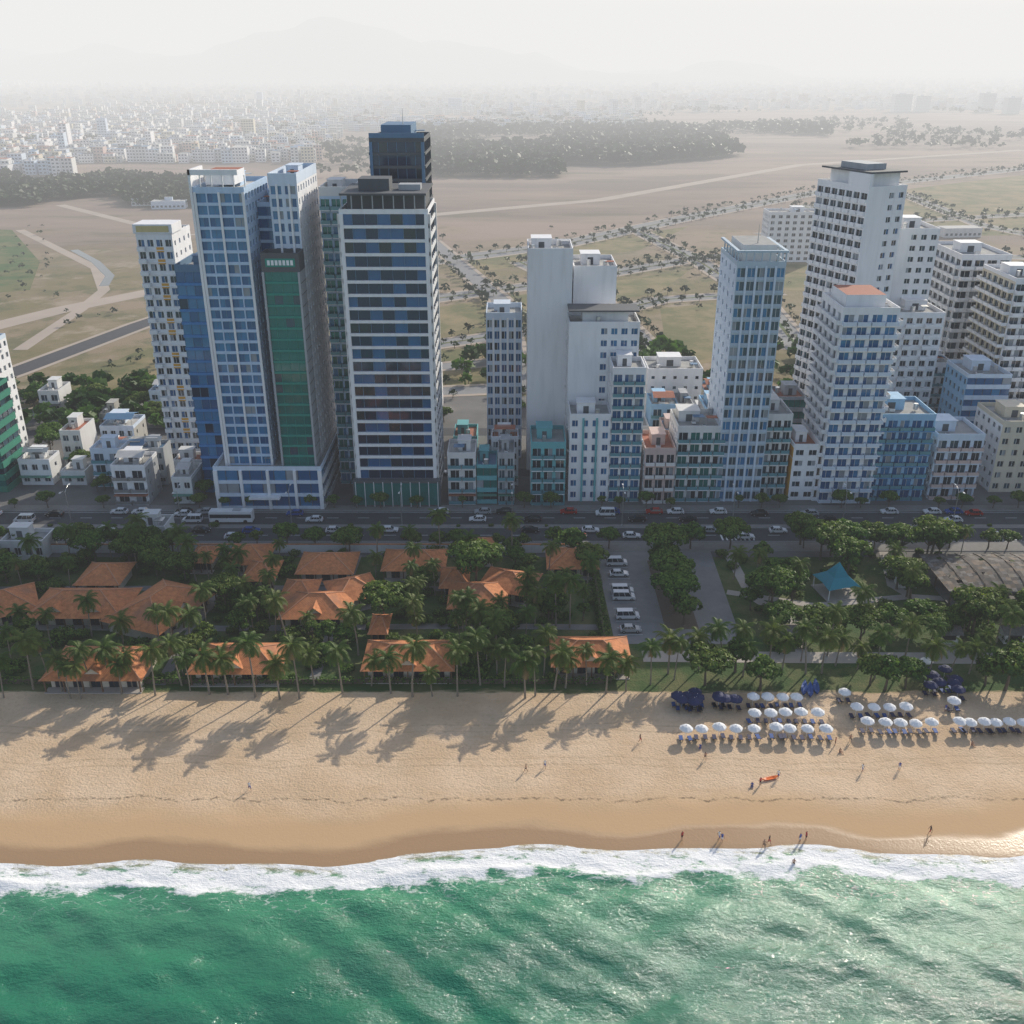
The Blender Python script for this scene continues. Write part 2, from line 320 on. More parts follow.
# ---------------------------------------------------------------- facades
def pick(gl):
    return random.choices(gl,weights=[6,3,1][:len(gl)])[0]
def facade(m,o,u,nrm,W,z0,z1,nf,st):
    o=Vector(o);u=Vector(u);nrm=Vector(nrm); wall=st.get('wall','white'); kind=st['kind']; gl=st.get('glass',['glass_dark','glass_mid','glass_curtain'])
    def Q(s,t,d=0): q=o+u*s+nrm*d; return (q.x,q.y,t)
    def quad(s0,s1,t0,t1,d,mat): m.face([Q(s0,t0,d),Q(s1,t0,d),Q(s1,t1,d),Q(s0,t1,d)],mat,'walls')
    def bx(s0,s1,t0,t1,d0,d1,mat,part='walls'):
        quad(s0,s1,t0,t1,d1,mat)
        m.face([Q(s0,t1,d0),Q(s1,t1,d0),Q(s1,t1,d1),Q(s0,t1,d1)],mat,part); m.face([Q(s0,t0,d0),Q(s1,t0,d0),Q(s1,t0,d1),Q(s0,t0,d1)],mat,part)
        m.face([Q(s0,t0,d0),Q(s0,t1,d0),Q(s0,t1,d1),Q(s0,t0,d1)],mat,part); m.face([Q(s1,t0,d0),Q(s1,t1,d0),Q(s1,t1,d1),Q(s1,t0,d1)],mat,part)
    if kind=='blank':
        quad(0,W,z0,z1,0,wall)
        for i in range(1,nf): 
            if i%st.get('joint',4)==0: bx(0,W,z0+(z1-z0)*i/nf-.08,z0+(z1-z0)*i/nf+.08,0,.05,st.get('trim','offwhite'))
        return
    nb=max(1,round(W/st.get('bay',3.4))); cw=W/nb; fh=(z1-z0)/nf
    wf,hf,sl,rec=st.get('wf',.6),st.get('hf',.5),st.get('sill',.3),st.get('rec',.3)
    edge=st.get('edge',0)
    if kind=='ribbon':
        sp=st.get('sp',.35)
        for i in range(nf):
            t=z0+i*fh; bx(0,W,t,t+sp*fh,-.1,st.get('proud',.25),wall)
            for b in range(nb):
                quad(b*cw,(b+1)*cw,t+sp*fh,t+fh,-.1,pick(gl))
                if b: bx(b*cw-.06,b*cw+.06,t+sp*fh,t+fh,-.1,.02,st.get('mull','dgrey'))
        if edge: bx(0,edge,z0,z1,-.1,.5,st.get('ewall',wall)); bx(W-edge,W,z0,z1,-.1,.5,st.get('ewall',wall))
        for s_ in st.get('fins',[]): bx(W*s_-.35,W*s_+.35,z0,z1,-.1,.6,st.get('ewall',wall))
        return
    bal=kind=='balc'; skip=st.get('skip',[]); bbays=st.get('bbays')
    for i in range(nf):
        t=z0+i*fh; a=t+sl*fh; c=min(a+hf*fh,t+fh-.15)
        if bal: a=t+.12; c=t+.78*fh
        quad(0,W,t,a,0,wall); quad(0,W,c,t+fh,0,wall)
        last=0
        for b in range(nb):
            if b in skip or (b-nb) in skip: continue
            s0=(b+.5-wf/2)*cw; s1=(b+.5+wf/2)*cw
            quad(last,s0,a,c,0,wall); last=s1
            m.face([Q(s0,a,0),Q(s1,a,0),Q(s1,a,-rec),Q(s0,a,-rec)],wall,'walls'); m.face([Q(s0,c,0),Q(s1,c,0),Q(s1,c,-rec),Q(s0,c,-rec)],wall,'walls')
            m.face([Q(s0,a,0),Q(s0,c,0),Q(s0,c,-rec),Q(s0,a,-rec)],wall,'walls'); m.face([Q(s1,a,0),Q(s1,c,0),Q(s1,c,-rec),Q(s1,a,-rec)],wall,'walls')
            if s1-s0>1.2:
                mid=(s0+s1)/2+U(-.1,.1)*(s1-s0); quad(s0,mid,a,c,-rec,pick(gl)); quad(mid,s1,a,c,-rec,pick(gl)); bx(mid-.05,mid+.05,a,c,-rec,-rec+.06,st.get('mull','offwhite'))
            else: quad(s0,s1,a,c,-rec,pick(gl))
            ac=st.get('acc',{}).get(b)
            if ac and i%3!=1: bx(s0-.2,s1+.2,c,c+(fh-(c-a))*.9,0,.06,ac)
            isb=(bal and (not st.get('alt') or b%2==0)) or (bbays and b in bbays)
            if isb:
                dp=st.get('dp',1.2); k0=b*cw+st.get('gap',.15); k1=(b+1)*cw-st.get('gap',.15)
                bx(k0,k1,t-.12,t+.1,0,dp,st.get('slab',wall)); rl=st.get('rail','glass_rail')
                bx(k0,k1,t+.1,t+1.0,dp-.08,dp-.01,rl)
                bx(k0,k0+.08,t+.1,t+1.0,.01,dp-.09,rl); bx(k1-.08,k1,t+.1,t+1.0,.01,dp-.09,rl)
            elif st.get('ac') and random.random()<st['ac']:
                bx(s0+.1,s0+.95,a-.75,a-.2,.02,.4,'offwhite')
        quad(last,W,a,c,0,wall)
        if st.get('line') and i%st['line']==0: bx(0,W,t-.1,t+.12,0,.18,st.get('trim',wall))
    for s_ in st.get('fins',[]): bx(W*s_-.25,W*s_+.25,z0,z1,0,.35,st.get('ewall',wall))
    if edge: bx(0,edge,z0,z1,0,.3,st.get('ewall',wall)); bx(W-edge,W,z0,z1,0,.3,st.get('ewall',wall))
RECTS=[]
def roof(m,x0,x1,y0,y1,z,wall,rm,clut=3,par=1.1):
    t=.25
    m.face([(x0,y0,z),(x1,y0,z),(x1,y1,z),(x0,y1,z)],rm,'roof')
    m.box(x0-.03,x1+.03,y0-.03,y0+t,z-.02,z+par,wall,'roof'); m.box(x0-.03,x1+.03,y1-t,y1+.03,z-.02,z+par,wall,'roof')
    m.box(x0-.03,x0+t,y0+t,y1-t,z-.02,z+par,wall,'roof'); m.box(x1-t,x1+.03,y0+t,y1-t,z-.02,z+par,wall,'roof')
    w,d=x1-x0,y1-y0
    if clut and w>4 and d>5:
        cx=x0+w*U(.3,.6); cy=y0+d*U(.5,.7); a=min(w*.22,3.5); b=min(d*.2,3)
        m.box(cx-a,cx+a,cy-b,cy+b,z+.005,z+2.9,wall,'roof',top=rm); m.box(cx-a*.3,cx+a*.3,cy-b-.05,cy-b+.02,z+.1,z+2.1,'dgrey','roof')
        m.box(cx-a-.2,cx+a+.2,cy-b-.2,cy+b+.2,z+2.905,z+3.1,wall,'roof')
        for k in range(clut):
            px=U(x0+1,x1-2); py=U(y0+.8,y1-2)
            if abs(px-cx)<a+1.3 and abs(py-cy)<b+1.3: continue
            r=random.random()
            if r<.35:
                rr=U(.45,.8); m.tube([(px,py,z+.5),(px,py,z+2.1)],[rr,rr],'tank','roof',10); m.tube([(px,py,z),(px,py,z+.5)],[.1,.1],'metal','roof',5)
            elif r<.8:
                s_=U(.5,1.1); m.box(px,px+s_*1.6,py,py+s_,z+.25,z+.25+s_*.9,'offwhite','roof'); m.box(px+.1,px+s_*1.5,py+.1,py+s_*.9,z+.26+s_*.9,z+.33+s_*.9,'dgrey','roof')
                m.box(px+.1,px+.2,py+.1,py+.9*s_,z,z+.25,'metal','roof')
            else: m.box(px,px+U(2,3),py,py+U(1.5,2.5),z+1.9,z+2.05,random.choice(['roofblue','roofred','metal']),'roof'); m.tube([(px+.2,py+.2,z),(px+.2,py+.2,z+1.9)],[.06,.06],'metal','roof',4)
def block(m,x0,x1,y0,y1,z0,z1,nf,fs,ss,ls=None,bs=None,rm='roofgrey',clut=3,par=1.1,pw=None):
    facade(m,(x0,y0,0),(1,0,0),(0,-1,0),x1-x0,z0,z1,nf,fs); facade(m,(x1,y0,0),(0,1,0),(1,0,0),y1-y0,z0,z1,nf,ss)
    facade(m,(x0,y1,0),(0,-1,0),(-1,0,0),y1-y0,z0,z1,nf,ls or ss); facade(m,(x1,y1,0),(-1,0,0),(0,1,0),x1-x0,z0,z1,nf,bs or ss)
    roof(m,x0,x1,y0,y1,z1,pw or fs.get('wall','white'),rm,clut,par)
def T(u0,u1,vt,vb):
    Y=Yg(vb); Z=Zt(Y,vt); return Xg(u0,Y,Z),Xg(u1,Y,Z),Y,Z
def tower(name,u0,u1,vt,vb,depth,fs,ss,ls=None,rot=0,fh=3.3,extra=None,**k):
    x0,x1,Y,Z=T(u0,u1,vt,vb); w=x1-x0; m=MB(); cx=(x0+x1)/2
    RECTS.append((x0-1,x1+1,Y-1,Y+depth+1))
    block(m,-w/2,w/2,0,depth,0,Z,max(2,round(Z/fh)),fs,ss,ls,**k)
    if extra: extra(m,w,depth,Z)
    return m.build(name,(cx,Y,0),rot)
D=dict
gb=['glass_blue','glass_azure','glass_curtain']; gbn=['glass_blue','glass_azure','glass_navy']
def crownframe(m,w,d,Z,h,mat,n=6):
    for k in range(n+1):
        xx=-w/2+.15+(w-.3)*k/n; m.box(xx-.15,xx+.15,-.02,.25,Z+1.11,Z+h,mat,'roof')
    for k in range(1,n):
        yy=d*k/n; m.box(w/2-.28,w/2,yy-.15,yy+.15,Z+1.11,Z+h,mat,'roof'); m.box(-w/2,-w/2+.28,yy-.15,yy+.15,Z+1.11,Z+h,mat,'roof')
    m.box(-w/2-.3,w/2+.3,-.3,.5,Z+h+.01,Z+h+.5,mat,'roof'); m.box(w/2-.5,w/2+.3,.51,d,Z+h+.01,Z+h+.5,mat,'roof'); m.box(-w/2-.3,-w/2+.5,.51,d,Z+h+.01,Z+h+.5,mat,'roof')
# T1
s1=D(kind='punch',wall='white',bay=2.6,wf=.66,hf=.55,acc={2:'orange'},glass=['glass_dark','glass_blue','glass_curtain'],line=1,bbays=[0,4],rail='white')
def ex1(m,w,d,Z): m.box(-w/2-.4,w/2+.4,-.4,d*.5,Z+1.2,Z+3.6,'white','roof'); m.box(-w/2+.5,w/2-.5,-.5,-.41,Z+1.6,Z+3.2,'yellow','roof')
tower('hotel_tower',136,172,238,462,16,s1,D(kind='punch',wall='white',bay=4,wf=.3,hf=.4,glass=['glass_dark','glass_blue']),extra=ex1)
# T2 complex
x0,x1,Y,Z=T(193,244,192,503); m=MB(); X0=x0
sA=D(kind='punch',wall='paleblue',bay=2.9,wf=.9,hf=.74,sill=.13,glass=['glass_azure','glass_blue','glass_curtain'],fins=[.5],ewall='white',edge=.6,mull='steelblue')
sS=D(kind='punch',wall='paleblue',bay=3.0,wf=.6,hf=.55,glass=gb)
block(m,x0,x1,Y,Y+24,11,Z,25,sA,sS,rm='rooflight')
RECTS.append((x0-6,x1+28,Y-4,Y+34))
m.box(x0-.6,x0-.05,Y-.6,Y+10,11,Z+5,'white','walls'); m.box(x0-.6,x1-1,Y-.6,Y+.2,Z+3.8,Z+5,'white','walls'); m.box(x0+2,x1-3,Y+4,Y+14,Z+1.2,Z+4.2,'white','walls',top='roofred')
for k in range(5): xx=x0+2+k*2.6; m.box(xx-.12,xx+.12,Y-.3,Y,Z+1.1,Z+3.8,'white','walls')
b0,b1,Yb,Zb=T(247,300,182,490)
block(m,x1+.02,b0+6,Yb+2,Yb+20,0,Zb-6,26,D(kind='ribbon',wall='paleblue',bay=2.6,sp=.25,glass=gbn,mull='steelblue'),sS)
block(m,b0+6.02,b1,Yb-4,Yb+22,0,Zb,28,D(kind='punch',wall='bluewhite',bay=3.2,wf=.74,hf=.66,sill=.17,glass=['glass_azure','glass_blue','glass_curtain'],fins=[.28,.72],ewall='white'),D(kind='punch',wall='white',bay=3.2,wf=.4,hf=.5,glass=gb),rm='rooflight',par=2.4)
c0,c1,Yc,Zc=T(262,300,272,505)
block(m,c0,c1,Yc,Yb-4.05,11.0,Zc,18,D(kind='ribbon',wall='teal',sp=.2,glass=['glass_teal','glass_teal','glass_mid'],bay=2.2,edge=.5,ewall='grey',mull='teal'),D(kind='blank',wall='grey',trim='dgrey',joint=1),rm='roofgrey',par=4.5,pw='dgrey')
m.box(c0+1,c1-1,Yc-.12,Yc-.035,Zc+1.2,Zc+3.2,'teal','roof')
for k in range(7): q=c0+1.8+k*(c1-c0-3.6)/6; m.box(q-.32,q+.32,Yc-.2,Yc-.125,Zc+1.6,Zc+2.8,'white','roof')
d0,d1,Yd,Zd=T(175,196,272,492)
block(m,d0,X0-.65,Yd,Yd+16,0,Zd,18,D(kind='ribbon',wall='blue',sp=.2,glass=['glass_azure','glass_blue','glass_navy'],bay=2.2,mull='steelblue'),D(kind='ribbon',wall='steelblue',sp=.2,glass=gbn,bay=2.5),par=1.8,pw='steelblue')
block(m,X0-3,c1+1.5,Yc-2.5,Yb+24,0,10.99,3,D(kind='ribbon',wall='bluewhite',sp=.25,glass=gb,bay=3,edge=1,fins=[.25,.5,.75],ewall='white'),D(kind='ribbon',wall='offwhite',sp=.4,glass=gb,bay=4),clut=4)
m.box(X0+6,X0+14,Yc-4.6,Yc-2.8,3.5,4.1,'white','walls')
m.build('hotel_tower')
# T3
gd=['glass_navy','glass_blue','glass_dark']
sR=D(kind='ribbon',wall='white',sp=.22,glass=gd,bay=3.0,edge=.9,ewall='white',proud=.45,mull='steelblue')
def ex3(m,w,d,Z):
    m.box(-w/2+1.6,w/2-1,3,d-2,Z,Z+4.2,'dgrey','roof',top='roofgrey'); m.box(-w/2+.3,w/2-.3,-.3,d,Z+4.21,Z+4.7,'dgrey','roof')
    for k in range(9): xx=-w/2+.6+k*(w-1.2)/8; m.box(xx-.12,xx+.12,-.1,.15,Z+1.1,Z+4.2,'grey','roof')
    m.box(-w*.3,w*.05,5,12,Z+4.72,Z+7.4,'dgrey','roof'); m.box(w*.15,w*.4,6,10,Z+4.72,Z+6,'grey','roof')
    m.box(-w/2-1,w/2+1,-2.5,-.6,0,7.5,'dgrey','walls'); m.box(-w/2-.6,w/2+.6,-2.6,-2.51,.6,6.8,'glass_teal','walls')
    for k in range(10): q=-w/2-.3+k*(w+.6)/9; m.box(q-.1,q+.1,-2.72,-2.61,.1,7.2,'offwhite','walls')
tower('hotel_tower',339,428,214,503,21,sR,D(kind='ribbon',wall='offwhite',sp=.3,glass=gd,bay=3.4,edge=1),extra=ex3,clut=0)
tower('hotel_tower',319,352,196,482,18,D(kind='balc',wall='paleblue',bay=3.2,wf=.8,glass=['glass_teal','glass_azure'],dp=1.3,rail='glass_rail',slab='white'),D(kind='ribbon',wall='white',sp=.4,glass=gd,bay=3),pw='offwhite',par=2.2)
def ex3b(m,w,d,Z): m.box(-w*.3,w*.25,3,d-3,Z,Z+4,'steelblue','roof'); m.box(-w*.5,w*.5,-.1,.3,Z+1,Z+2.2,'steelblue','roof'); m.tube([(w*.1,4,Z+4),(w*.1,4,Z+8)],[.12,.06],'metal','roof',5)
tower('glass_tower',369,424,142,458,22,D(kind='ribbon',wall='dgrey',sp=.22,glass=['glass_navy','glass_dark'],bay=2.4,mull='steelblue',edge=.8,ewall='steelblue'),D(kind='ribbon',wall='dgrey',sp=.2,glass=['glass_navy','glass_dark'],bay=2.4),extra=ex3b)
# T4
tower('apartment_tower',486,522,318,458,13,D(kind='punch',wall='bluewhite',bay=1.9,wf=.66,hf=.66,sill=.16,glass=['glass_blue','glass_dark','glass_curtain'],fins=[.2,.4,.6,.8],ewall='white'),D(kind='blank',wall='grey',joint=1,trim='offwhite'),clut=5,par=1.5)
# T5
w5=D(kind='punch',wall='white',bay=3.0,wf=.5,hf=.45,ac=.2)
tower('white_hotel_tower',528,573,254,470,15,D(kind='blank',wall='white',joint=99),D(kind='punch',wall='white',bay=5,wf=.2,hf=.4),D(kind='blank',wall='white',joint=99),clut=6,par=1.5)
tower('white_hotel_tower',573.8,617,270,462,17,D(kind='blank',wall='white',joint=99),w5,clut=6)
def ex5(m,w,d,Z): m.box(-w/2,w/2,2,d-2,Z+3.2,Z+3.6,'dgrey','roof'); m.box(-w*.3,w*.35,3,d-3,Z+.01,Z+3.2,'offwhite','roof')
tower('hotel_tower',569,640,326,484,12,D(kind='punch',wall='white',bay=2.8,wf=.6,hf=.5,glass=gb,skip=[0,1,2]),w5,extra=ex5,clut=2)
tower('hotel_tower',613,646,372,500,10.5,D(kind='balc',wall='white',bay=3.0,wf=.75,glass=gb,rail='glass_rail'),w5,clut=5,par=1.2)
tower('hotel_tower',570,611,418,501,11,D(kind='punch',wall='white',bay=2.5,wf=.55,hf=.5,glass=gb,fins=[.33,.66],ewall='turq'),w5,clut=5)
tower('apartment_block',531,566,446,504,13,D(kind='balc',wall='turq',bay=3,wf=.7,slab='white',rail='glass_rail'),D(kind='blank',wall='offwhite',joint=1),clut=5)
# T6
tower('apartment_block',648,703,372,432,14,D(kind='punch',wall='white',bay=3.4,wf=.3,hf=.3),D(kind='punch',wall='white',bay=4,wf=.3,hf=.3),clut=6)
# T7
def ex7(m,w,d,Z): m.box(-w*.35,w*.35,3,d-3,Z,Z+4.5,'offwhite','roof',top='roofgrey'); crownframe(m,w,d,Z,3.2,'greyblue'); m.tube([(0,6,Z+4.5),(0,6,Z+9)],[.15,.05],'metal','roof',5)
tower('hotel_tower',737,786,266,501,20,D(kind='punch',wall='greyblue',bay=2.3,wf=.80,hf=.66,sill=.18,glass=['glass_mid','glass_azure','glass_curtain'],fins=[.2,.4,.6,.8],ewall='bluewhite',line=1,trim='greyblue'),D(kind='punch',wall='bluewhite',bay=5,wf=.25,hf=.4),extra=ex7)
# T8
def ex8(m,w,d,Z): m.box(-w*.36,w*.4,2,d-3,Z,Z+4.4,'white','roof',top='roofgrey'); m.box(-w*.5,w*.45,0,d-1,Z+4.42,Z+4.9,'dgrey','roof'); m.box(-w*.3,w*.2,5,d-6,Z+4.92,Z+6.5,'grey','roof'); m.box(-w*.5,-w*.42,0,d*.4,Z+1.11,Z+4.4,'white','roof')
tower('white_hotel_tower',864,912,190,445,22,D(kind='punch',wall='white',bay=3.6,wf=.5,hf=.45,glass=['glass_dark','glass_blue','glass_curtain'],skip=[0,1]),D(kind='punch',wall='white',bay=3.3,wf=.5,hf=.5),D(kind='balc',wall='white',bay=3.2,wf=.8,glass=['glass_dark','glass_mid','glass_curtain'],dp=.7,rail='white',gap=.3),rot=math.radians(22),extra=ex8,clut=0)
tower('hotel_tower',900,940,232,428,18,D(kind='punch',wall='white',bay=3.0,wf=.55,hf=.45,skip=[0]),w5)
# T9
def ex9(m,w,d,Z): m.box(-w*.4,w*.3,3,d-3,Z,Z+3.6,'white','roof',top='roofred')
tower('hotel_tower',843,900,312,501,18,D(kind='balc',wall='white',bay=3.2,wf=.7,rail='bluewhite',dp=1.5,glass=gb),D(kind='balc',wall='white',bay=4.2,wf=.5,rail='white'),extra=ex9,clut=4)
tower('hotel_tower',896,945,316,440,18,D(kind='punch',wall='white',bay=3.2,wf=.6,hf=.5,line=1,bbays=[1,3],rail='white'),w5,clut=5)
tower('hotel_tower',962,1012,258,408,26,D(kind='balc',wall='white',bay=4,wf=.75,dp=1.8,rail='white',slab='white'),D(kind='balc',wall='white',bay=4,wf=.7,dp=1.6,rail='white'),clut=6)
tower('hotel_tower',1016,1064,282,440,22,D(kind='balc',wall='white',bay=4,wf=.75,dp=1.8,rail='white',slab='white'),D(kind='balc',wall='cream',bay=4,wf=.7,dp=1.6,rail='white'),clut=6)
tower('hotel_tower',968,1012,378,462,15,D(kind='ribbon',wall='bluewhite',sp=.4,bay=2.5,glass=gb),D(kind='punch',wall='lblue',bay=3.2,wf=.5,hf=.5),clut=5)
tower('apartment_block',876,936,418,499,15,D(kind='balc',wall='lblue',bay=3.2,wf=.75,slab='blue',rail='glass_rail',glass=gb),D(kind='punch',wall='lblue',bay=3.5,wf=.4,hf=.4),clut=7)
tower('apartment_block',938,985,438,498,14,D(kind='balc',wall='bluewhite',bay=3,wf=.7,rail='pink'),w5,clut=7)
tower('apartment_block',1003,1050,425,492,16,D(kind='punch',wall='cream',bay=3,wf=.5,hf=.5),w5,clut=5)
tower('apartment_block',678,726,430,500,14,D(kind='balc',wall='offwhite',bay=3.2,wf=.75,rail='glass_rail',slab='white',glass=['glass_teal','glass_dark','glass_curtain']),w5,clut=7)
tower('apartment_block',645,676,452,502,14,D(kind='balc',wall='pink',bay=3.0,wf=.7,rail='offwhite'),w5,clut=5,rm='roofred')
tower('apartment_block',764,793,418,497,13,D(kind='balc',wall='offwhite',bay=3.0,wf=.7,rail='glass_rail'),w5,clut=4)
tower('apartment_block',794,820,448,500,13,D(kind='punch',wall='white',bay=3.0,wf=.6,hf=.5),D(kind='blank',wall='orange'),clut=4,rm='roofred')
tower('construction_tower',-70,-14,395,492,12,D(kind='ribbon',wall='green_net',sp=.5,bay=3,glass=['glass_dark','glass_teal']),D(kind='ribbon',wall='green_net',sp=.5,bay=3,glass=['glass_dark','glass_mid']),clut=3)
tower('apartment_block',-70,-18,350,470,14,D(kind='punch',wall='bluewhite',bay=3),w5)
tower('apartment_block',770,822,214,262,16,D(kind='punch',wall='white',bay=4,wf=.5,hf=.5),w5,clut=5)
# generic low-rise
pal=['white','offwhite','cream','white','bluewhite','pink','lblue','turq','white','grey','offwhite','white']
palL=['white','offwhite','cream','white','grey','offwhite','concrete','bluewhite']
rfs=['roofgrey','rooflight','roofgrey','roofred','roofgrey','roofblue']
def hits(x0,x1,y0,y1,R):
    return any(x0<r[1] and x1>r[0] and y0<r[3] and y1>r[2] for r in R)
def lowrise(x0,w,y,d,nf):
    wall=random.choice(palL if x0<-60 else pal); k=random.random(); h=nf*3.4
    if k<.45: fs=D(kind='punch',wall=wall,bay=2.8,wf=.55,hf=.5,ac=.3)
    elif k<.85: fs=D(kind='balc',wall=wall,bay=max(2.8,w/2),wf=.6,rail=random.choice(['glass_rail','offwhite','metal']),dp=1.0)
    else: fs=D(kind='ribbon',wall=wall,sp=.35,bay=1.6,glass=['glass_teal','glass_dark','glass_curtain'])
    ss=D(kind='punch',wall=random.choice(['offwhite','grey',wall,'concrete']),bay=6,wf=.2,hf=.35) if random.random()<.6 else D(kind='blank',wall=random.choice(['concrete','offwhite',wall]),joint=99)
    m=MB(); block(m,0,w,0,d,0,h,nf,fs,ss,rm=random.choice(rfs),clut=5,par=.9)
    m.box(.1,w-.1,-1.5,-.02,2.7,2.85,random.choice(['roofblue','roofred','metal','roofgreen']),'walls')
    if random.random()<.35 and w>4.8:
        a,b,zt=.8,w-.8,h+2.4; rc=random.choice(['roofred','roofblue','metal','rooflight'])
        m.face([(a,1.5,zt),(b,1.5,zt),(b,d*.45,zt+.9),(a,d*.45,zt+.9)],rc,'roof')
        m.face([(a,d*.8,zt),(b,d*.8,zt),(b,d*.45,zt+.9),(a,d*.45,zt+.9)],rc,'roof')
        for q in (a+.1,b-.1):
            for r in (1.6,d*.78): m.tube([(q,r,h),(q,r,zt)],[.07,.07],'metal','roof',4)
    m.build('town_house',(x0,y,0))
HOUSES=[]
for y,d in ((240.2,11),(252.5,7),(266.5,12),(280,12),(301,12),(315,11)):
    x=-185
    while x<215:
        w=U(4.2,8.5) if x>-60 else U(5,11); gx=U(0,.3) if random.random()<.85 else U(1.5,5)
        if x<-60: gx+=random.choice([0,0,2.5,6])
        if y<245: nf=random.choice([1,2,2,3]) if x<-70 else (random.choice([3,4,5,4]) if x<30 else random.choice([4,5,6,7]))
        else: nf=random.choice([1,1,2,2,3]) if x<-60 else (random.choice([1,2,3,3,4]) if x<40 else random.choice([2,3,4,5,6]))
        if x<-60: dens=.85 if y<260 else (.55 if y<290 else .22)
        else: dens=.97 if y<260 else (.85 if y<290 else (.7 if x>60 else .35))
        if not hits(x,x+w,y-1,y+d+1,RECTS) and not any(abs(x+w/2-(c+2))<w/2+2.5 for c in STX) and random.random()<dens: lowrise(x,w,y+U(0,.5),d*U(.85,1),nf); HOUSES.append((x,x+w,y,y+d))
        x+=w+gx
# ---------------------------------------------------------------- distant city & trees
m=MB(); cw=['white','white','white','offwhite','white','bluewhite','cream','pink','offwhite','offwhite']; rf=['rooflight','rooflight','roofgrey','roofred','roofgrey','roofblue']
def cbox(x,y,w,d,h,a):
    ca,sa=math.cos(a),math.sin(a); wl=random.choice(cw)
    c=[(x+ca*i*w/2-sa*j*d/2,y+sa*i*w/2+ca*j*d/2) for i,j in((-1,-1),(1,-1),(1,1),(-1,1))]
    for i in range(4):
        p,q=c[i],c[(i+1)%4]; m.face([(*p,0),(*q,0),(*q,h),(*p,h)],wl)
    m.face([(*p,h) for p in c],random.choice(rf))
    if random.random()<.5:
        q=U(.15,.3); e=[(x+(px-x)*q,y+(py-y)*q) for px,py in c]
        for i in range(4): a_,b_=e[i],e[(i+1)%4]; m.face([(*a_,h),(*b_,h),(*b_,h+2.6),(*a_,h+2.6)],wl)
        m.face([(*p,h+2.6) for p in e],'roofgrey')
    nf=int(h/3.4)
    nx,ny=sa*.12,-ca*.12
    for k in range(nf):
        z=k*3.4+1.2; nn=max(1,int(w/3.2))
        for b in range(nn):
            t0=(b+.22)/nn; t1=(b+.75)/nn; A,B=c[0],c[1]
            m.face([(A[0]+(B[0]-A[0])*t0+nx,A[1]+(B[1]-A[1])*t0+ny,z),(A[0]+(B[0]-A[0])*t1+nx,A[1]+(B[1]-A[1])*t1+ny,z),(A[0]+(B[0]-A[0])*t1+nx,A[1]+(B[1]-A[1])*t1+ny,z+1.5),(A[0]+(B[0]-A[0])*t0+nx,A[1]+(B[1]-A[1])*t0+ny,z+1.5)],'glass_mid')
for _ in range(19000):
    y=math.exp(U(math.log(1000),math.log(6500))); u=U(-150,1180); x=Xg(u,y)
    nz=mnoise.noise((x*.0022,y*.0022,0)); ok=False
    if y>2500: ok=random.random()<.5+nz*.6
    elif y>1750 and u<640: ok=nz>-.28
    elif y>1200 and u<330+80*nz: ok=nz>-.3
    elif y>1060 and u<70: ok=True
    if ok:
        hh=random.choice([2,3,3,4,4,5])*3.4
        if random.random()<.005: hh=U(22,38)
        cbox(x,y,U(6,18),U(8,20),hh,.3+.2*math.sin(x*.003))
for u,v,w,hh in ((900,112,40,38),(920,112,34,34),(985,112,30,40),(1010,114,30,34),(700,112,30,26),(455,112,30,30),(240,120,28,22),(1040,110,40,44)):
    X,Y=G(u,v); cbox(X,Y,w,20,hh,.1)
for u,v in ((150,205),(170,208),(958,236),(340,200),(230,215)):
    X,Y=G(u,v); cbox(X,Y,26,12,6,.1)
m.build('distant_city')
def fartree(m,x,y,r,n=16,mats=('far_leaf','far_leaf','far_leaf2')):
    mt=random.choice(mats); sq=U(.8,1.2)
    for k in range(n):
        a=U(0,6.28); e=math.asin(U(-.3,1)); rr=r*U(.6,1.05)
        cx=x+rr*math.cos(a)*math.cos(e); cy=y+rr*math.sin(a)*math.cos(e); cz=r*1.15+rr*math.sin(e)*.8*sq
        s_=r*U(.35,.65); A=Vector((U(-1,1),U(-1,1),U(-.6,.6))).normalized()*s_; B=Vector((U(-1,1),U(-1,1),U(-.3,1))).normalized()*s_; c=Vector((cx,cy,cz))
        m.face([tuple(c-A),tuple(c+B*.8),tuple(c+A),tuple(c-B)],mt)
m=MB()
def vof(y): return 512-F*math.tan(P-math.atan(H/y))
for _ in range(9000):
    y=math.exp(U(math.log(850),math.log(4500))); u=U(-100,1130); x=Xg(u,y); nz=mnoise.noise((x*.004,y*.004,5))
    v=vof(y); ok=False
    if 200<u<430 and 150<v<178: ok=nz>-.1
    elif 800<u<1130 and 118<v<140: ok=nz>.15
    elif v<150: ok=nz>.12
    if ok: fartree(m,x,y,U(3.5,7),12)
for _ in range(7500):
    u=U(415,830); t=U(0,1)
    v0,v1=128,(178 if u<560 else 166)-max(0,u-640)*.09; v=v0+(v1-v0)*t
    y=Yg(v); x=Xg(u,y); nz=mnoise.noise((x*.004,y*.003,5))
    if nz>-.22+.25*max(0,t-.6)+U(-.12,.12): fartree(m,x,y,U(3.5,8),12)
for _ in range(2600):
    u=U(-60,205); v=U(177,207); y=Yg(v); x=Xg(u,y); nz=mnoise.noise((x*.01,y*.006,5))
    if nz>-.15+U(-.1,.1): fartree(m,x,y,U(3,5.5),14)
m.build('distant_tree_mass')
m=MB()
for x,y,r in treerow:
    if not hits(x-2,x+2,y-2,y+2,RECTS): fartree(m,x,y,r*1.15,18); m.tube([(x,y,0),(x,y,r*1.0)],[.14,.1],'bark',seg=4,cap=False)
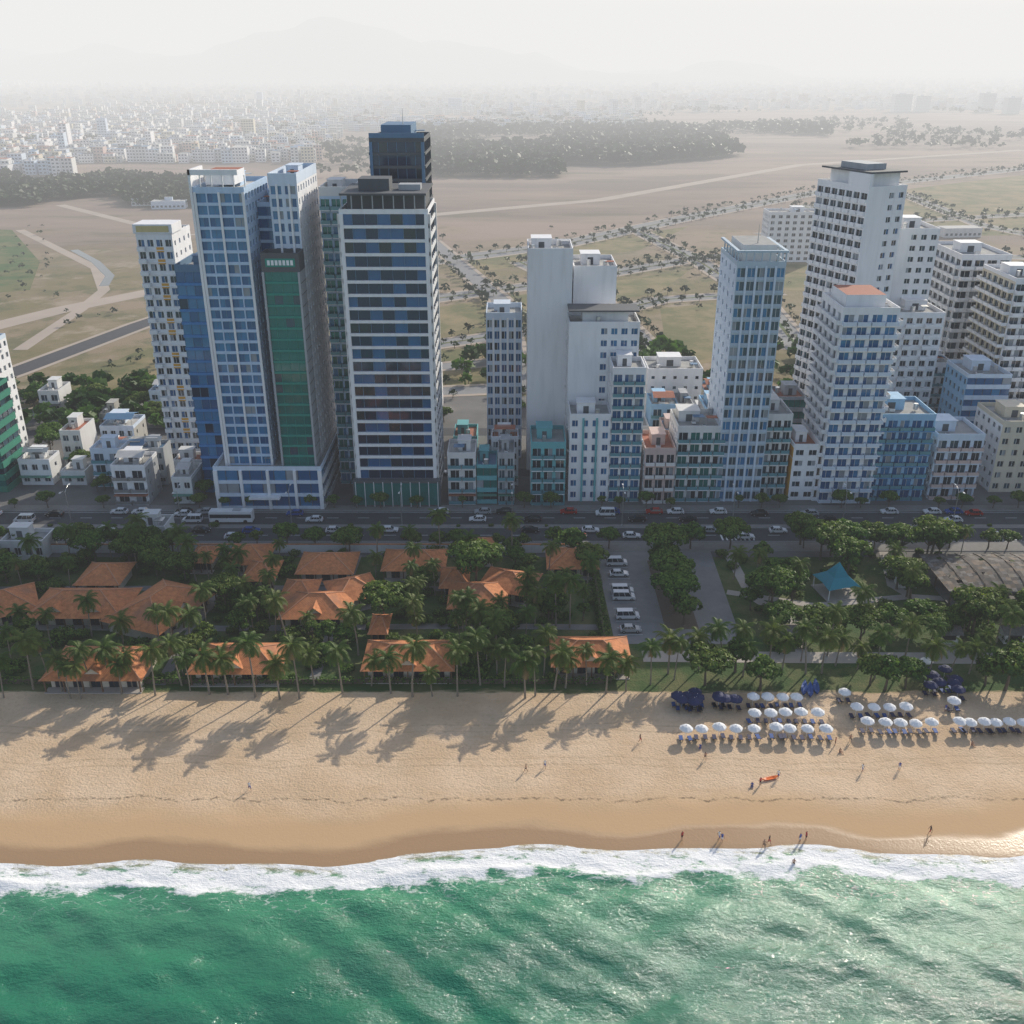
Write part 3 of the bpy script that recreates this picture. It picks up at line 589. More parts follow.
for _ in range(900):
    u=U(0,1024); v=U(225,410)
    X,Y=G(u,v); nz=mnoise.noise((X*.018,Y*.018,9))
    if (nz>.27 and (u<330 or u>420)) or (u<60 and v<300): fartree(m,X,Y,U(.6,1.8),14)
for _ in range(190):
    X,Y=U(-215,-60),U(296,345)
    if not hits(X-2,X+2,Y-2,Y+2,HOUSES): fartree(m,X,Y,U(1.8,3.6),40,('leaf_dark','leaf_mid'))
for _ in range(90):
    X,Y=U(-20,160),U(330,390); fartree(m,X,Y,U(2,4),40,('leaf_dark','leaf_mid'))
m.build('roadside_tree_rows')
def hill(name,y0,hmax,seed,x0,x1):
    v=[];f=[];nx,ny=90,14
    for j in range(ny):
        for i in range(nx):
            x=x0+(x1-x0)*i/(nx-1); y=y0+j*160; e=math.sin(math.pi*j/(ny-1)); t=math.sin(math.pi*i/(nx-1))**.5
            v.append((x,y,-5+e*t*hmax*max(.1,.55+.9*mnoise.fractal((x*.0006,y*.0006,seed),.9,2.1,5))))
    for j in range(ny-1):
        for i in range(nx-1): f.append((j*nx+i,j*nx+i+1,(j+1)*nx+i+1,(j+1)*nx+i))
    me=bpy.data.meshes.new(name); me.from_pydata(v,[],f); me.materials.append(MT['far_leaf']); me.polygons.foreach_set('use_smooth',[True]*len(f)); ob=bpy.data.objects.new(name,me); COL.objects.link(ob)
hill('mountain',5600,330,1.0,-5200,1800)
# ---------------------------------------------------------------- trees
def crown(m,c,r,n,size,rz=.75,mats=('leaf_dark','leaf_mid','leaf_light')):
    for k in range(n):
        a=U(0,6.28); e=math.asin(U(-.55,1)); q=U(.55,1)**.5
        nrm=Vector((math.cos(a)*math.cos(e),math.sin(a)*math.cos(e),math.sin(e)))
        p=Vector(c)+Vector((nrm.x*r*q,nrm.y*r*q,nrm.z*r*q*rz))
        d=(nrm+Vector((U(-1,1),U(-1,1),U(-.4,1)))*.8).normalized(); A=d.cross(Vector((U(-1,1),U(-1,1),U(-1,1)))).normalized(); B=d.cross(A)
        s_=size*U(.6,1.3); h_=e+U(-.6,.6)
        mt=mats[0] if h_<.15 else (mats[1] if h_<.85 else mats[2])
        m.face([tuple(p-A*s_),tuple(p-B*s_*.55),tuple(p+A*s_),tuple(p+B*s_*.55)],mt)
def broad(seed,R=4,h=7.5,nc=13,leaf=.42):
    random.seed(seed); m=MB(); m.tube([(0,0,-.1),(.1,.05,h*.2),(.05,.15,h*.42)],[.32,.25,.2],'bark')
    for k in range(nc):
        a=k*2.4+U(-.4,.4); rr=R*math.sqrt((k+.5)/nc)*.78; z=h*.62+(1-(rr/R)**2)*h*.25+U(-.6,.6)
        c=(rr*math.cos(a),rr*math.sin(a),z); m.tube([(.05,.15,h*.4),(c[0]*.5,c[1]*.5,z*.72),(c[0],c[1],z)],[.14,.09,.03],'bark',seg=5,cap=False)
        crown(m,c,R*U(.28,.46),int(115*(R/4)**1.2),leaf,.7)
    return m.mesh('body','broadleaf_tree')
def palm(seed,h):
    random.seed(seed); m=MB(); bx,by=U(-1,1)*h*.1,U(-1,1)*h*.1
    pts=[(bx*(t**1.6),by*(t**1.6),h*t) for t in np.linspace(0,1,7)]; m.tube(pts,[.24,.19,.17,.15,.14,.13,.12],'palmbark')
    top=Vector(pts[-1])
    for k in range(24):
        a=k*2.399+U(-.2,.2); ring=k/24; el=1.15-1.75*ring+U(-.15,.15); L=U(3.0,3.9); dr=U(.5,.85)
        mt='palm_leaf' if (k<21 or random.random()<.5) else 'palm_dry'
        dirh=Vector((math.cos(a),math.sin(a),0)); prev=top.copy(); ang=el; seg=9; pp=[prev.copy()]
        for j in range(seg):
            ang-=dr*.24*(.6+j*.12); prev=prev+(dirh*math.cos(ang)+Vector((0,0,math.sin(ang))))*(L/seg); pp.append(prev.copy())
        side=Vector((-dirh.y,dirh.x,0))
        for j in range(1,seg+1):
            for q in (0,.5):
                if j==seg and q: continue
                b=pp[j]+((pp[j+1]-pp[j])*q if q else Vector((0,0,0))); t=(j+q)/seg; ll=.95*math.sin(math.pi*min(1,.15+t*.8))+.15
                fw=(pp[j]-pp[j-1]).normalized()
                for sg in (-1,1):
                    tip=b+side*sg*ll*.8+fw*ll*.45-Vector((0,0,ll*U(.35,.6))); w_=fw*.11
                    m.face([tuple(b-w_),tuple(b+w_),tuple(tip)],mt)
        m.tube([tuple(q) for q in pp[::3]],[.05,.035,.02,.01][:len(pp[::3])],'palm_dry' if mt=='palm_dry' else 'palm_leaf',seg=3,cap=False)
    for k in range(5): 
        a=U(0,6.28); c=top+Vector((math.cos(a)*.25,math.sin(a)*.25,-.25)); m.tube([tuple(c-Vector((0,0,.14))),tuple(c),tuple(c+Vector((0,0,.14)))],[.05,.14,.05],'palm_dry',seg=5)
    return m.mesh('body','palm_tree')
def shrub(seed,R=1.3):
    random.seed(seed); m=MB()
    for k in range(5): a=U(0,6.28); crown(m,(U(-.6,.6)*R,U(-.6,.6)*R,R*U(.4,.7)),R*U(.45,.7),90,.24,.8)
    m.tube([(0,0,-.1),(0,0,R*.6)],[.08,.04],'bark',seg=5)
    return m.mesh('body','garden_shrub')
BR=[broad(21,4.2,8),broad(22,5.2,9.5,16),broad(23,3.4,7,11),broad(24,4.6,8,14),broad(25,3,8.5,10)]
PL=[palm(31,10.5),palm(32,9),palm(33,12),palm(34,8),palm(35,11)]
SH=[shrub(41),shrub(42,1.0),shrub(43,1.6)]
random.seed(77)
# ---------------------------------------------------------------- villas
VIL=[]
def villa(cx,cy,w,d,rot=0,wh=3.2,rh=None):
    m=MB(); rh=rh or d*.27; ov=1.1
    hw,hd=w/2,d/2
    m.box(-hw,hw,-hd,hd,0,wh,'villa','walls',bottom=False)
    nb=max(2,int(w/3.2))
    for sgn in (-1,1):
        for b in range(nb):
            x=-hw+(b+.5)*w/nb; yy=sgn*hd
            ya,yb=(yy-.06,yy+.001) if sgn<0 else (yy-.001,yy+.06)
            m.box(x-.95,x+.95,ya,yb,.1,2.35,'brown','walls'); yc=(yy-.09) if sgn<0 else yy+.03
            m.box(x-.85,x-.05,yc,yc+.06,.2,2.25,'glass_dark','walls'); m.box(x+.05,x+.85,yc,yc+.06,.2,2.25,'glass_dark','walls')
    for b in range(nb+1): x=-hw-.4+(w+.8)*b/nb; m.box(x-.12,x+.12,-hd-1.7,-hd-1.46,0,wh-.25,'brown','walls')
    m.box(-hw-.6,hw+.6,-hd-2,-hd-.1,0,.15,'pave_light','walls')
    ex,ey0,ey1=hw+ov,-hd-2.1,hd+ov; r=min(ex-.5,(ey1-ey0)/2*.95); ym=(ey0+ey1)/2; z0=wh-.35; z1=wh+rh
    A=(-ex,ey0,z0);B=(ex,ey0,z0);C=(ex,ey1,z0);D_=(-ex,ey1,z0);R1=(-ex+r,ym,z1);R2=(ex-r,ym,z1)
    for f in ([A,B,R2,R1],[B,C,R2],[C,D_,R1,R2],[D_,A,R1]): m.face(f,'terracotta','roof')
    m.face([A,D_,C,B],'villa','roof')
    for a,b in ((R1,R2),(A,R1),(B,R2),(C,R2),(D_,R1)): m.tube([(a[0],a[1],a[2]+.03),(b[0],b[1],b[2]+.03)],[.14,.14],'ridge','roof',5)
    if w>12:
        for dx in ([0] if w<18 else [-w*.22,w*.22]):
            gz0=z0+(z1-z0)*.25; gy=ey0+(ym-ey0)*.22; g=1.5
            m.face([(dx-g,gy-.02,gz0),(dx+g,gy-.02,gz0),(dx,gy-.02,gz0+g*.8)],'villa','roof')
            m.face([(dx-g-.2,gy-.3,gz0),(dx,gy-.3,gz0+g*.95),(dx,ym-.3,gz0+g*.95),(dx-g-.2,gy+1.4,gz0)],'terracotta','roof'); m.face([(dx+g+.2,gy-.3,gz0),(dx,gy-.3,gz0+g*.95),(dx,ym-.3,gz0+g*.95),(dx+g+.2,gy+1.4,gz0)],'terracotta','roof')
    m.build('tile_roof_villa',(cx,cy,0),rot)
    c,s_=abs(math.cos(rot)),abs(math.sin(rot)); W=hw*c+hd*s_+1.2; Dd=hw*s_+hd*c+1.8; VIL.append((cx-W,cx+W,cy-Dd,cy+Dd))
def V(u,v,wpx,d,rot=0,**k):
    X,Y=G(u,v); w=wpx*dep(Y)/F; villa(X,Y+2,w-2.2,d,rot,**k)
V(102,680,100,9); V(240,675,92,8); V(410,672,92,8); V(590,668,80,8)
V(84,618,96,10); V(2,618,62,10,rot=.5); V(158,622,92,12,rot=math.radians(68)); V(105,588,46,8)
V(318,620,70,9); V(352,603,50,8,rot=.4); V(300,605,36,7)
V(478,610,60,9); V(510,596,56,8,rot=-.3); V(455,592,30,7)
V(328,577,58,8); V(415,574,64,8); V(572,572,52,8); V(250,568,44,8); V(205,568,26,6); V(480,560,30,7); V(380,640,20,5); V(262,585,34,7)
for u,v,w in ((150,545,34),(25,560,40)):
    X,Y=G(u,v); mm=MB(); block(mm,0,w/4,0,7,0,4,1,D(kind='punch',wall='offwhite',bay=2.5),D(kind='blank',wall='offwhite'),clut=2); mm.build('service_building',(X-w/8,Y,0)); VIL.append((X-w/8-1,X+w/8+1,Y-1,Y+8))
# ---------------------------------------------------------------- vegetation placing
def plant(name,ml,x,y,s0=.85,s1=1.15,tilt=.03): return inst(name,random.choice(ml),(x,y,0),U(0,6.28),U(s0,s1),tilt)
u=4
while u<662:
    X,Y=G(u,U(684,699)); plant('palm_tree',PL,X,Y,.65,1.08,.08); u+=U(8,30)
u=668
while u<1040:
    X,Y=G(u,U(662,682)); plant('palm_tree',PL,X,Y,.65,1.0,.08); u+=U(12,34)
NOGO=VIL+[(19,49,168,212.5)]
def clear(x,y,r=1.0): return not hits(x-r,x+r,y-r,y+r,NOGO)
k=0
while k<140:
    x,y=U(-150,18),U(157,210)
    if clear(x,y,.6): plant('palm_tree',PL,x,y,.6,1.0,.06); k+=1
k=0
while k<85:
    x,y=U(-150,19),U(160,211.5)
    if clear(x,y,2.2) and (y>176 or random.random()<.35): plant('broadleaf_tree',BR,x,y,.5,.9); k+=1
k=0
while k<240:
    x,y=U(-150,19),U(157,211.5)
    if clear(x,y,.3): plant('garden_shrub',SH,x,y,.7,1.5); k+=1
k=0
PK=[G(835,592),G(985,590)]
NOGO2=NOGO+[(PK[0][0]-7,PK[0][0]+7,PK[0][1]-12,PK[0][1]+6),(PK[1][0]-13,PK[1][0]+22,PK[1][1]-11,PK[1][1]+11)]
while k<66:
    x,y=U(50,165),U(169,211)
    if not hits(x-2,x+2,y-2,y+2,NOGO2) and abs(x-54)>1.5: plant('broadleaf_tree',BR,x,y,.6,1.15); k+=1
k=0
while k<34:
    x,y=U(30,165),U(156,208)
    if not hits(x-1,x+1,y-1,y+1,NOGO2): plant('palm_tree',PL,x,y,.65,.95,.05); k+=1
k=0
while k<110:
    x,y=U(49,165),U(168,211)
    if not hits(x-.5,x+.5,y-.5,y+.5,NOGO2): plant('garden_shrub',SH,x,y,.7,1.4); k+=1
for uu,vv,sc in ((476,590,1.2),(572,560,1.1),(590,575,.9),(385,625,1.0),(140,560,1.0),(770,610,1.0),(760,690,.95),(705,685,.85),(735,672,1.0),(885,690,1.0),(905,688,.8),(870,685,.8),(1005,690,1.1),(985,685,.8),(1030,690,1.1),(800,545,1.0),(870,550,.9),(930,560,1.1),(910,600,1.0),(860,640,.8)):
    X,Y=G(uu,vv); plant('broadleaf_tree',BR[:4],X,Y,sc*.95,sc*1.05)
for yy in np.arange(178,207,4.6): plant('broadleaf_tree',BR[:4],35.5+U(-1,1),yy,.85,1.05)
for x in np.arange(-180,190,7.0):
    if random.random()<.8: plant('street_tree',BR,x+U(-2,2),213.3+U(-.4,.4),.5,.85)
for x in np.arange(-180,190,7.0):
    if random.random()<.6: plant('street_tree',BR,x+U(-2,2),237.2,.35,.6)
    if random.random()<.5: plant('garden_shrub',SH,x+U(-2,2),225.9,.5,.7)
k=0
while k<110:
    x,y=U(-185,190),U(240,332)
    if (x>-60 and random.random()<.6) or hits(x-1.5,x+1.5,y-1.5,y+1.5,RECTS+HOUSES): 
        k+=.2; continue
    plant('street_tree',BR,x,y,.45,.85); k+=1
m=MB(); random.seed(5)
for y in np.arange(157,211,1.0):
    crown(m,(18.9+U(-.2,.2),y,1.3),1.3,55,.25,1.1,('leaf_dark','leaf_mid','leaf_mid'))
m.box(18.6,19.0,157,211,0,1.9,'bark'); m.build('hedge')
m=MB()
for x in np.arange(-150,18.5,1.0):
    crown(m,(x,156.6+U(-.2,.2),.7),.85,32,.22,1.0,('leaf_dark','leaf_mid','leaf_light'))
m.box(-150,18,156.5,156.7,0,.9,'bark'); m.build('hedge')
m=MB(); m.box(-150,19,211.2,211.5,0,2.2,'offwhite'); m.box(-150,19,211.15,211.55,2.205,2.35,'terracotta'); m.build('boundary_wall')
# ---------------------------------------------------------------- right park structures
m=MB(); w=3.9
m.box(-w,w,-w,w,0,.2,'pave_light','base')
for i,j in((-1,-1),(1,-1),(1,1),(-1,1)): m.tube([(i*w*.9,j*w*.9,.2),(i*w*.9,j*w*.9,2.8)],[.15,.12],'canvas','posts')
c=[(-w,-w,2.8),(w,-w,2.8),(w,w,2.8),(-w,w,2.8)]; mids=[(0,-w*.93,3.0),(w*.93,0,3.0),(0,w*.93,3.0),(-w*.93,0,3.0)]; tp=(0,0,7.6); mid2=[(a[0]*.45,a[1]*.45,4.6) for a in c]
for i in range(4):
    a,b=c[i],c[(i+1)%4]; p,q=mid2[i],mid2[(i+1)%4]; m.face([a,mids[i],p],'tealcanvas','canopy'); m.face([mids[i],b,q],'tealcanvas','canopy'); m.face([mids[i],q,p],'tealcanvas','canopy'); m.face([p,q,tp],'tealcanvas','canopy')
m.build('teal_canopy_pavilion',(PK[0][0],PK[0][1],0),.2)
m=MB(); random.seed(8)
for i in range(7):
    for j in range(3): m.tube([(-11+i*5,-7+j*8,0),(-11+i*5,-7+j*8,4)],[.2,.2],'wood','posts')
NX,NY=32,16
def rz(i,j):
    x=i/NX*2-1;y=j/NY*2-1; return 4+1.6*(1-x*x)*(1-y*y)+.12*math.sin(i*2.1)*math.cos(j*1.7)
X=lambda a:-12+a*34/NX
Y_=lambda b:-8+b*18/NY
for i in range(NX):
    for j in range(NY):
        if random.random()<.06: continue
        m.face([(X(i),Y_(j),rz(i,j)),(X(i+1),Y_(j),rz(i+1,j)),(X(i+1),Y_(j+1),rz(i+1,j+1)),(X(i),Y_(j+1),rz(i,j+1))],random.choice(['thatch','thatch','thatch','thatch2','wood']),'roof')
for i in range(0,NX+1,4): m.tube([(X(i),Y_(j),rz(i,j)+.12) for j in range(0,NY+1,2)],[.09]*9,'wood','beams',4)
m.tube([(X(i),Y_(0)-.1,rz(i,0)+.1) for i in range(0,NX+1,2)],[.16]*17,'thatch2','beams',4)
m.box(-11,21,-7,9,0,.3,'pave','base'); m.build('beach_restaurant',(PK[1][0],PK[1][1],0))
for u,v in ((905,585),(945,640),(1010,640),(790,640)):
    X1,Y1=G(u,v); m=MB(); m.box(-2,2,-1.5,1.5,0,2.5,'offwhite','walls'); m.box(-1.4,1.4,-1.56,-1.51,.9,2.0,'dark','walls')
    m.face([(-2.6,-2.2,2.4),(2.6,-2.2,2.4),(2.6,0,3.5),(-2.6,0,3.5)],'thatch2','roof'); m.face([(-2.6,2.2,2.4),(2.6,2.2,2.4),(2.6,0,3.5),(-2.6,0,3.5)],'thatch2','roof'); m.build('beach_kiosk',(X1,Y1,0))
# ---------------------------------------------------------------- beach furniture
def umb(mat,r=1.2):
    m=MB(); n=8; z0,z1=2.15,2.8
    m.tube([(0,0,-.1),(0,0,2.85)],[.035,.03],'canvas',seg=6)
    R=[(r*math.cos(2*math.pi*k/n),r*math.sin(2*math.pi*k/n)) for k in range(n)]
    for k in range(n):
        a,b=R[k],R[(k+1)%n]; mx=((a[0]+b[0])/2*.98,(a[1]+b[1])/2*.98)
        m.face([(a[0],a[1],z0),(b[0],b[1],z0),(b[0]*.5,b[1]*.5,z0+.46),(a[0]*.5,a[1]*.5,z0+.46)],mat); m.face([(a[0]*.5,a[1]*.5,z0+.46),(b[0]*.5,b[1]*.5,z0+.46),(0,0,z1)],mat)
        m.face([(a[0],a[1],z0),(b[0],b[1],z0),(b[0],b[1],z0-.2),(mx[0],mx[1],z0-.27),(a[0],a[1],z0-.2)],mat)
        m.tube([(0,0,z0-.1),(a[0]*.95,a[1]*.95,z0)],[.012,.012],'wood',seg=3,cap=False)
    m.tube([(0,0,z1),(0,0,z1+.15)],[.05,.01],'canvas',seg=5)
    return m.mesh('body','beach_umbrella')
def lounger(mat):
    m=MB(); m.box(-.33,.33,-.95,.35,.3,.4,mat); 
    m.face([(-.33,.35,.4),(.33,.35,.4),(.33,.95,.85),(-.33,.95,.85)],mat); m.face([(-.33,.37,.3),(.33,.37,.3),(.33,1.0,.78),(-.33,1.0,.78)],mat)
    m.face([(-.33,.35,.4),(-.33,.95,.85),(-.33,1.0,.78),(-.33,.37,.3)],mat); m.face([(.33,.35,.4),(.33,.95,.85),(.33,1.0,.78),(.33,.37,.3)],mat)
    for i in (-.28,.28):
        for j in (-.85,.3): m.box(i-.03,i+.03,j-.03,j+.03,-.05,.3,'wood')
    return m.mesh('body','sun_lounger')
UW=umb('canvas'); UN=umb('navy',1.35); LN=lounger('navy'); LB=lounger('bluecanvas')
def setu(u,v,me=UW):
    X,Y=G(u,v+10); inst('beach_umbrella',me,(X,Y,0),U(0,1),U(.95,1.05),.05)
    for dx in (-.8,.8): inst('sun_lounger',random.choice([LN,LN,LB]),(X+dx,Y-.5+U(-.2,.2),.02),math.pi+U(-.12,.12))
for u in (684,701,719,736,753,775,789,806,824): setu(u+U(-1,1),728+U(-1,1))
for u in (753,769,784,800,816): setu(u+U(-1,1),712)
for u in (752,766,781,795): setu(u,696)
for u in (866,884,899,914,930): setu(u,722+U(-1,1))
for u in (855,872,888,904): setu(u,706)
setu(843,691); setu(925,660); setu(952,700)
for u in (957,968,983,994,1007,1022): setu(u,721+U(-1,1))
for k in range(11): setu(U(675,738),U(686,702),UN)
for k in range(7): setu(U(925,960),U(668,690),UN)
def kayak(mat):
    m=MB(); n=11; rings=[]
    for i in range(n):
        t=i/(n-1)*2-1; w=.42*(1-abs(t)**2.4)+.02; z=.1+.25*abs(t)**3; rings.append([(t*1.9,-w,z+.28),(t*1.9,-w*.7,z),(t*1.9,w*.7,z),(t*1.9,w,z+.28),(t*1.9,w*.75,z+.26),(t*1.9,0,z+(.12 if abs(t)<.5 else .3)),(t*1.9,-w*.75,z+.26)])
    for i in range(n-1):
        for k in range(7): m.face([rings[i][k],rings[i+1][k],rings[i+1][(k+1)%7],rings[i][(k+1)%7]],mat)
    return m.mesh('body','kayak')
KO=kayak('orangeplastic'); KB=kayak('bluecanvas')
X1,Y1=G(770,779); inst('kayak',KO,(X1,Y1,-.05),.3,.8)
for u,v in ((804,690),(810,692),(816,689)):
    X1,Y1=G(u,v); inst('kayak',KB,(X1,Y1,.0),1.3+U(-.1,.1),1.3)
# ---------------------------------------------------------------- vehicles
def car(paint,van=False):
    m=MB(); L=2.2 if not van else 2.5; w=.88 if not van else .95
    pr=[(-L,.35),(-L,.75),(-L+.1,.92),(-L+.55,.95),(L-1.15,.95),(L-.25,.8),(L,.65),(L,.35)] if not van else [(-L,.35),(-L,1.0),(-L+.05,1.1),(L-.9,1.1),(L-.15,.95),(L,.7),(L,.35)]
    for s_ in (-1,1): m.face([(x,s_*w,z) for x,z in (pr if s_>0 else pr[::-1])],paint)
    for i in range(len(pr)):
        a,b=pr[i],pr[(i+1)%len(pr)]; m.face([(a[0],-w,a[1]),(b[0],-w,b[1]),(b[0],w,b[1]),(a[0],w,a[1])],paint)
    if not van: a0,a1,b0,b1,zt,zb=-L+.35,L-1.15,-L+.95,L-1.85,1.43,.95
    else: a0,a1,b0,b1,zt,zb=-L+.06,L-.85,-L+.2,L-1.5,2.0,1.1
    wi=w*.8; lo=[(a0,-w*.96,zb),(a1,-w*.96,zb),(a1,w*.96,zb),(a0,w*.96,zb)]; hi=[(b0,-wi,zt),(b1,-wi,zt),(b1,wi,zt),(b0,wi,zt)]
    for i in range(4): m.face([lo[i],lo[(i+1)%4],hi[(i+1)%4],hi[i]],'glass_dark')
    m.face([(b0-.05,-wi-.02,zt+.01),(b1+.05,-wi-.02,zt+.01),(b1+.05,wi+.02,zt+.01),(b0-.05,wi+.02,zt+.01)],paint); m.box(b0,b1,-wi+.05,wi-.05,zt+.02,zt+.06,paint)
    for px in np.linspace(0,1,4):
        for s_ in (-1,1):
            xa=a0+(a1-a0)*px; xb=b0+(b1-b0)*px; m.tube([(xa,s_*(w*.96+.005),zb),(xb,s_*(wi+.01),zt)],[.045,.045],paint,seg=4,cap=False)
    for x in (-L+.75,L-.8):
        for s_ in (-1,1): m.tube([(x,s_*(w-.16),.33),(x,s_*(w+.03),.33)],[.33,.33],'rubber',seg=12); m.tube([(x,s_*(w+.03),.33),(x,s_*(w+.045),.33)],[.18,.16],'metal',seg=8)
    for s_ in (-1,1): m.box(L-.04,L+.02,s_*.6-.2,s_*.6+.2,.6,.74,'lamp_white'); m.box(-L-.02,-L+.04,s_*.65-.15,s_*.65+.15,.7,.85,'lamp_red')
    return m.mesh('body','car')
CARS=[car(c) for c in ('car_white','car_white','car_silver','car_black','car_red','car_blue','car_white','car_black')]; VANS=[car('car_white',True),car('car_silver',True)]
random.seed(9)
for ly,dr in ((219.3,1),(222.8,1),(229,-1),(232.6,-1)):
    x=-175+U(0,15)
    while x<180:
        me=random.choice(CARS+VANS[:1]); inst('car' if me not in VANS else 'van',me,(x,ly+U(-.3,.3),.035),0 if dr>0 else math.pi); x+=U(12,45)
for x in np.arange(-170,180,5.6):
    if random.random()<.35: inst('parked_car',random.choice(CARS),(x,233.9,.035),math.pi)
for k in range(12):
    if k in (1,3,4,7,8,10): continue
    me=random.choice([VANS[0],VANS[0],CARS[0],CARS[2]]); inst('parked_van' if me in VANS else 'parked_car',me,(24.6,175.4+k*2.7,.035),U(-.03,.03))
for _ in range(16):
    x,y=U(-170,180),random.choice([261,263]); 
    inst('parked_car',random.choice(CARS),(x,y,.04),0)
m=MB(); m.box(-5.5,5.5,-1.25,1.25,.35,3.1,'car_white'); m.box(-5.3,5.3,-1.28,1.28,1.5,2.5,'glass_dark'); m.box(-5.4,5.4,-1.2,1.2,3.11,3.2,'car_white'); m.box(-2.5,-.5,-.7,.7,3.21,3.4,'grey'); m.box(5.51,5.54,-1.1,1.1,1.3,2.7,'glass_dark')
for x in (-3.7,3.6):
    for s_ in (-1,1): m.tube([(x,s_*1.0,.5),(x,s_*1.3,.5)],[.5,.5],'rubber',seg=12)
BUS=m.mesh('body','bus'); inst('bus',BUS,(-72,229,.035),math.pi)
m=MB(); m.tube([(0,0,0),(0,0,5),(0,0,9.5)],[.14,.11,.08],'metal',seg=8)
for s_ in (-1,1):
    m.tube([(0,0,9.4),(0,s_*.9,10.1),(0,s_*2.4,10.4)],[.06,.05,.04],'metal',seg=6); m.box(-.18,.18,min(s_*2.2,s_*3.1),max(s_*2.2,s_*3.1),10.32,10.46,'offwhite')
m.box(-.25,.25,-.25,.25,0,.4,'kerb'); LP=m.mesh('body','street_lamp')
for x in np.arange(-168,180,28): inst('street_lamp',LP,(x,225.9,.15))
# ---------------------------------------------------------------- people
def person(pose,top,bot,hairc='hair'):
    J={}
    J['pel']=(0,0,.93); J['sp']=(0,0,1.15); J['ch']=(0,0,1.36); J['nk']=(0,0,1.5); J['hd']=(0,-.02,1.6); J['ht']=(0,-.01,1.73)
    leg={'stand':((.1,0,.5),(.1,.02,.08),(-.1,.02,.5),(-.12,.03,.08)),'walk':((.1,-.2,.52),(.1,-.28,.1),(-.1,.05,.5),(-.1,.35,.16)),'sit':None}[pose]
    if pose=='sit':
        for k in ('pel','sp','ch','nk','hd','ht'): x,y,z=J[k]; J[k]=(x,y+.04,z-.8)
        leg=((.13,-.36,.38),(.13,-.72,.06),(-.13,-.36,.38),(-.13,-.74,.06))
    V_=[];E=[];R=[]
    def add(p,r,par=None):
        V_.append(p);R.append(r); 
        if par is not None: E.append((par,len(V_)-1))
        return len(V_)-1
    pe=add(J['pel'],(.15,.11)); sp=add(J['sp'],(.125,.095),pe); ch=add(J['ch'],(.165,.11),sp); nk=add(J['nk'],(.055,.055),ch); hd=add(J['hd'],(.085,.1),nk); add(J['ht'],(.06,.07),hd)
    add((0,J['hd'][1]-.115,J['hd'][2]-.01),(.015,.02),hd)
    for i,sx in enumerate((1,-1)):
        hip=add((sx*.1,J['pel'][1],J['pel'][2]-.08),(.095,.095),pe); kn=add(leg[i*2],(.06,.06),hip); an=add(leg[i*2+1],(.04,.04),kn); a=leg[i*2+1]; add((a[0],a[1]-.16,max(.035,a[2]-.06)),(.035,.028),an)
        sh=add((sx*.19,J['ch'][1],J['ch'][2]+.06),(.055,.055),ch)
        sw={'stand':(0,-.05),'walk':(sx*.12,sx*.22),'sit':(-.12,-.3)}[pose]
        el=add((sx*.25,J['ch'][1]+sw[0],J['ch'][2]-.24),(.042,.042),sh); wr=(sx*.26,J['ch'][1]+sw[1]-.02,J['ch'][2]-.49 if pose!='sit' else J['ch'][2]-.3); w_=add(wr,(.028,.028),el)
        pm=add((wr[0],wr[1]-.01,wr[2]-.07),(.02,.035),w_)
        for q,(dy,l) in enumerate(((-.03,.075),(-.01,.085),(.01,.08),(.03,.062))):
            k1=add((wr[0],wr[1]+dy,wr[2]-.07-l*.55),(.0085,.0085),pm); add((wr[0]-sx*.012,wr[1]+dy-.004,wr[2]-.07-l),(.0075,.0075),k1)
        k1=add((wr[0]-sx*.01,wr[1]-.045,wr[2]-.055),(.009,.009),pm)
    me=bpy.data.meshes.new('p'); me.from_pydata(V_,E,[]); ob=bpy.data.objects.new('p',me); COL.objects.link(ob)
    md=ob.modifiers.new('s','SKIN'); 
    for i,r in enumerate(R): me.skin_vertices[0].data[i].radius=r
    me.skin_vertices[0].data[0].use_root=True
    ss=ob.modifiers.new('b','SUBSURF'); ss.levels=1
    dg=bpy.context.evaluated_depsgraph_get(); ev=ob.evaluated_get(dg); out=bpy.data.meshes.new_from_object(ev); out.name='person'
    bpy.data.objects.remove(ob); out.materials.clear()
    for k in ('skin',top,bot,hairc): out.materials.append(MT[k])
    zc=J['ch'][2]; zp=J['pel'][2]; zh=J['hd'][2]; zy=J['hd'][1]
    for f in out.polygons:
        c=f.center; mi=0
        if c.z>zh+.05 or (c.z>zh-.06 and c.y>zy+.02): mi=3
        elif c.z>zp+.02 and c.z<zc+.12 and abs(c.x)<.21: mi=1
        elif pose!='sit' and c.z<=zp+.02 and c.z>.55 and abs(c.x)<.2: mi=2
        elif pose=='sit' and c.y>-.3 and c.z<zp+.15 and abs(c.x)<.22: mi=2
        f.material_index=mi; f.use_smooth=True
    return out
PP=[person('stand','cl_red','cl_black'),person('walk','cl_white','cl_blue'),person('walk','skin','cl_black'),person('stand','cl_blue','cl_white'),person('walk','cl_black','cl_red')]; PS=[person('sit','cl_blue','cl_black'),person('sit','skin','cl_red')]
def pz(x,y): return gz(x,y,y-shore(x))
for u,v,k in ((682,838,0),(719,838,1),(722,840,3),(764,846,2),(769,842,4),(794,862,2),(800,840,3),(806,838,0),(930,833,4),(545,768,1),(526,772,2),(862,772,1),(899,770,3),(760,785,0),(778,778,1),(640,742,4),(705,760,2),(835,745,0),(250,790,1),(945,712,3),(850,742,2)):
    X1,Y1=G(u,v); inst('person',PP[k],(X1,Y1,pz(X1,Y1)),U(0,6.28))
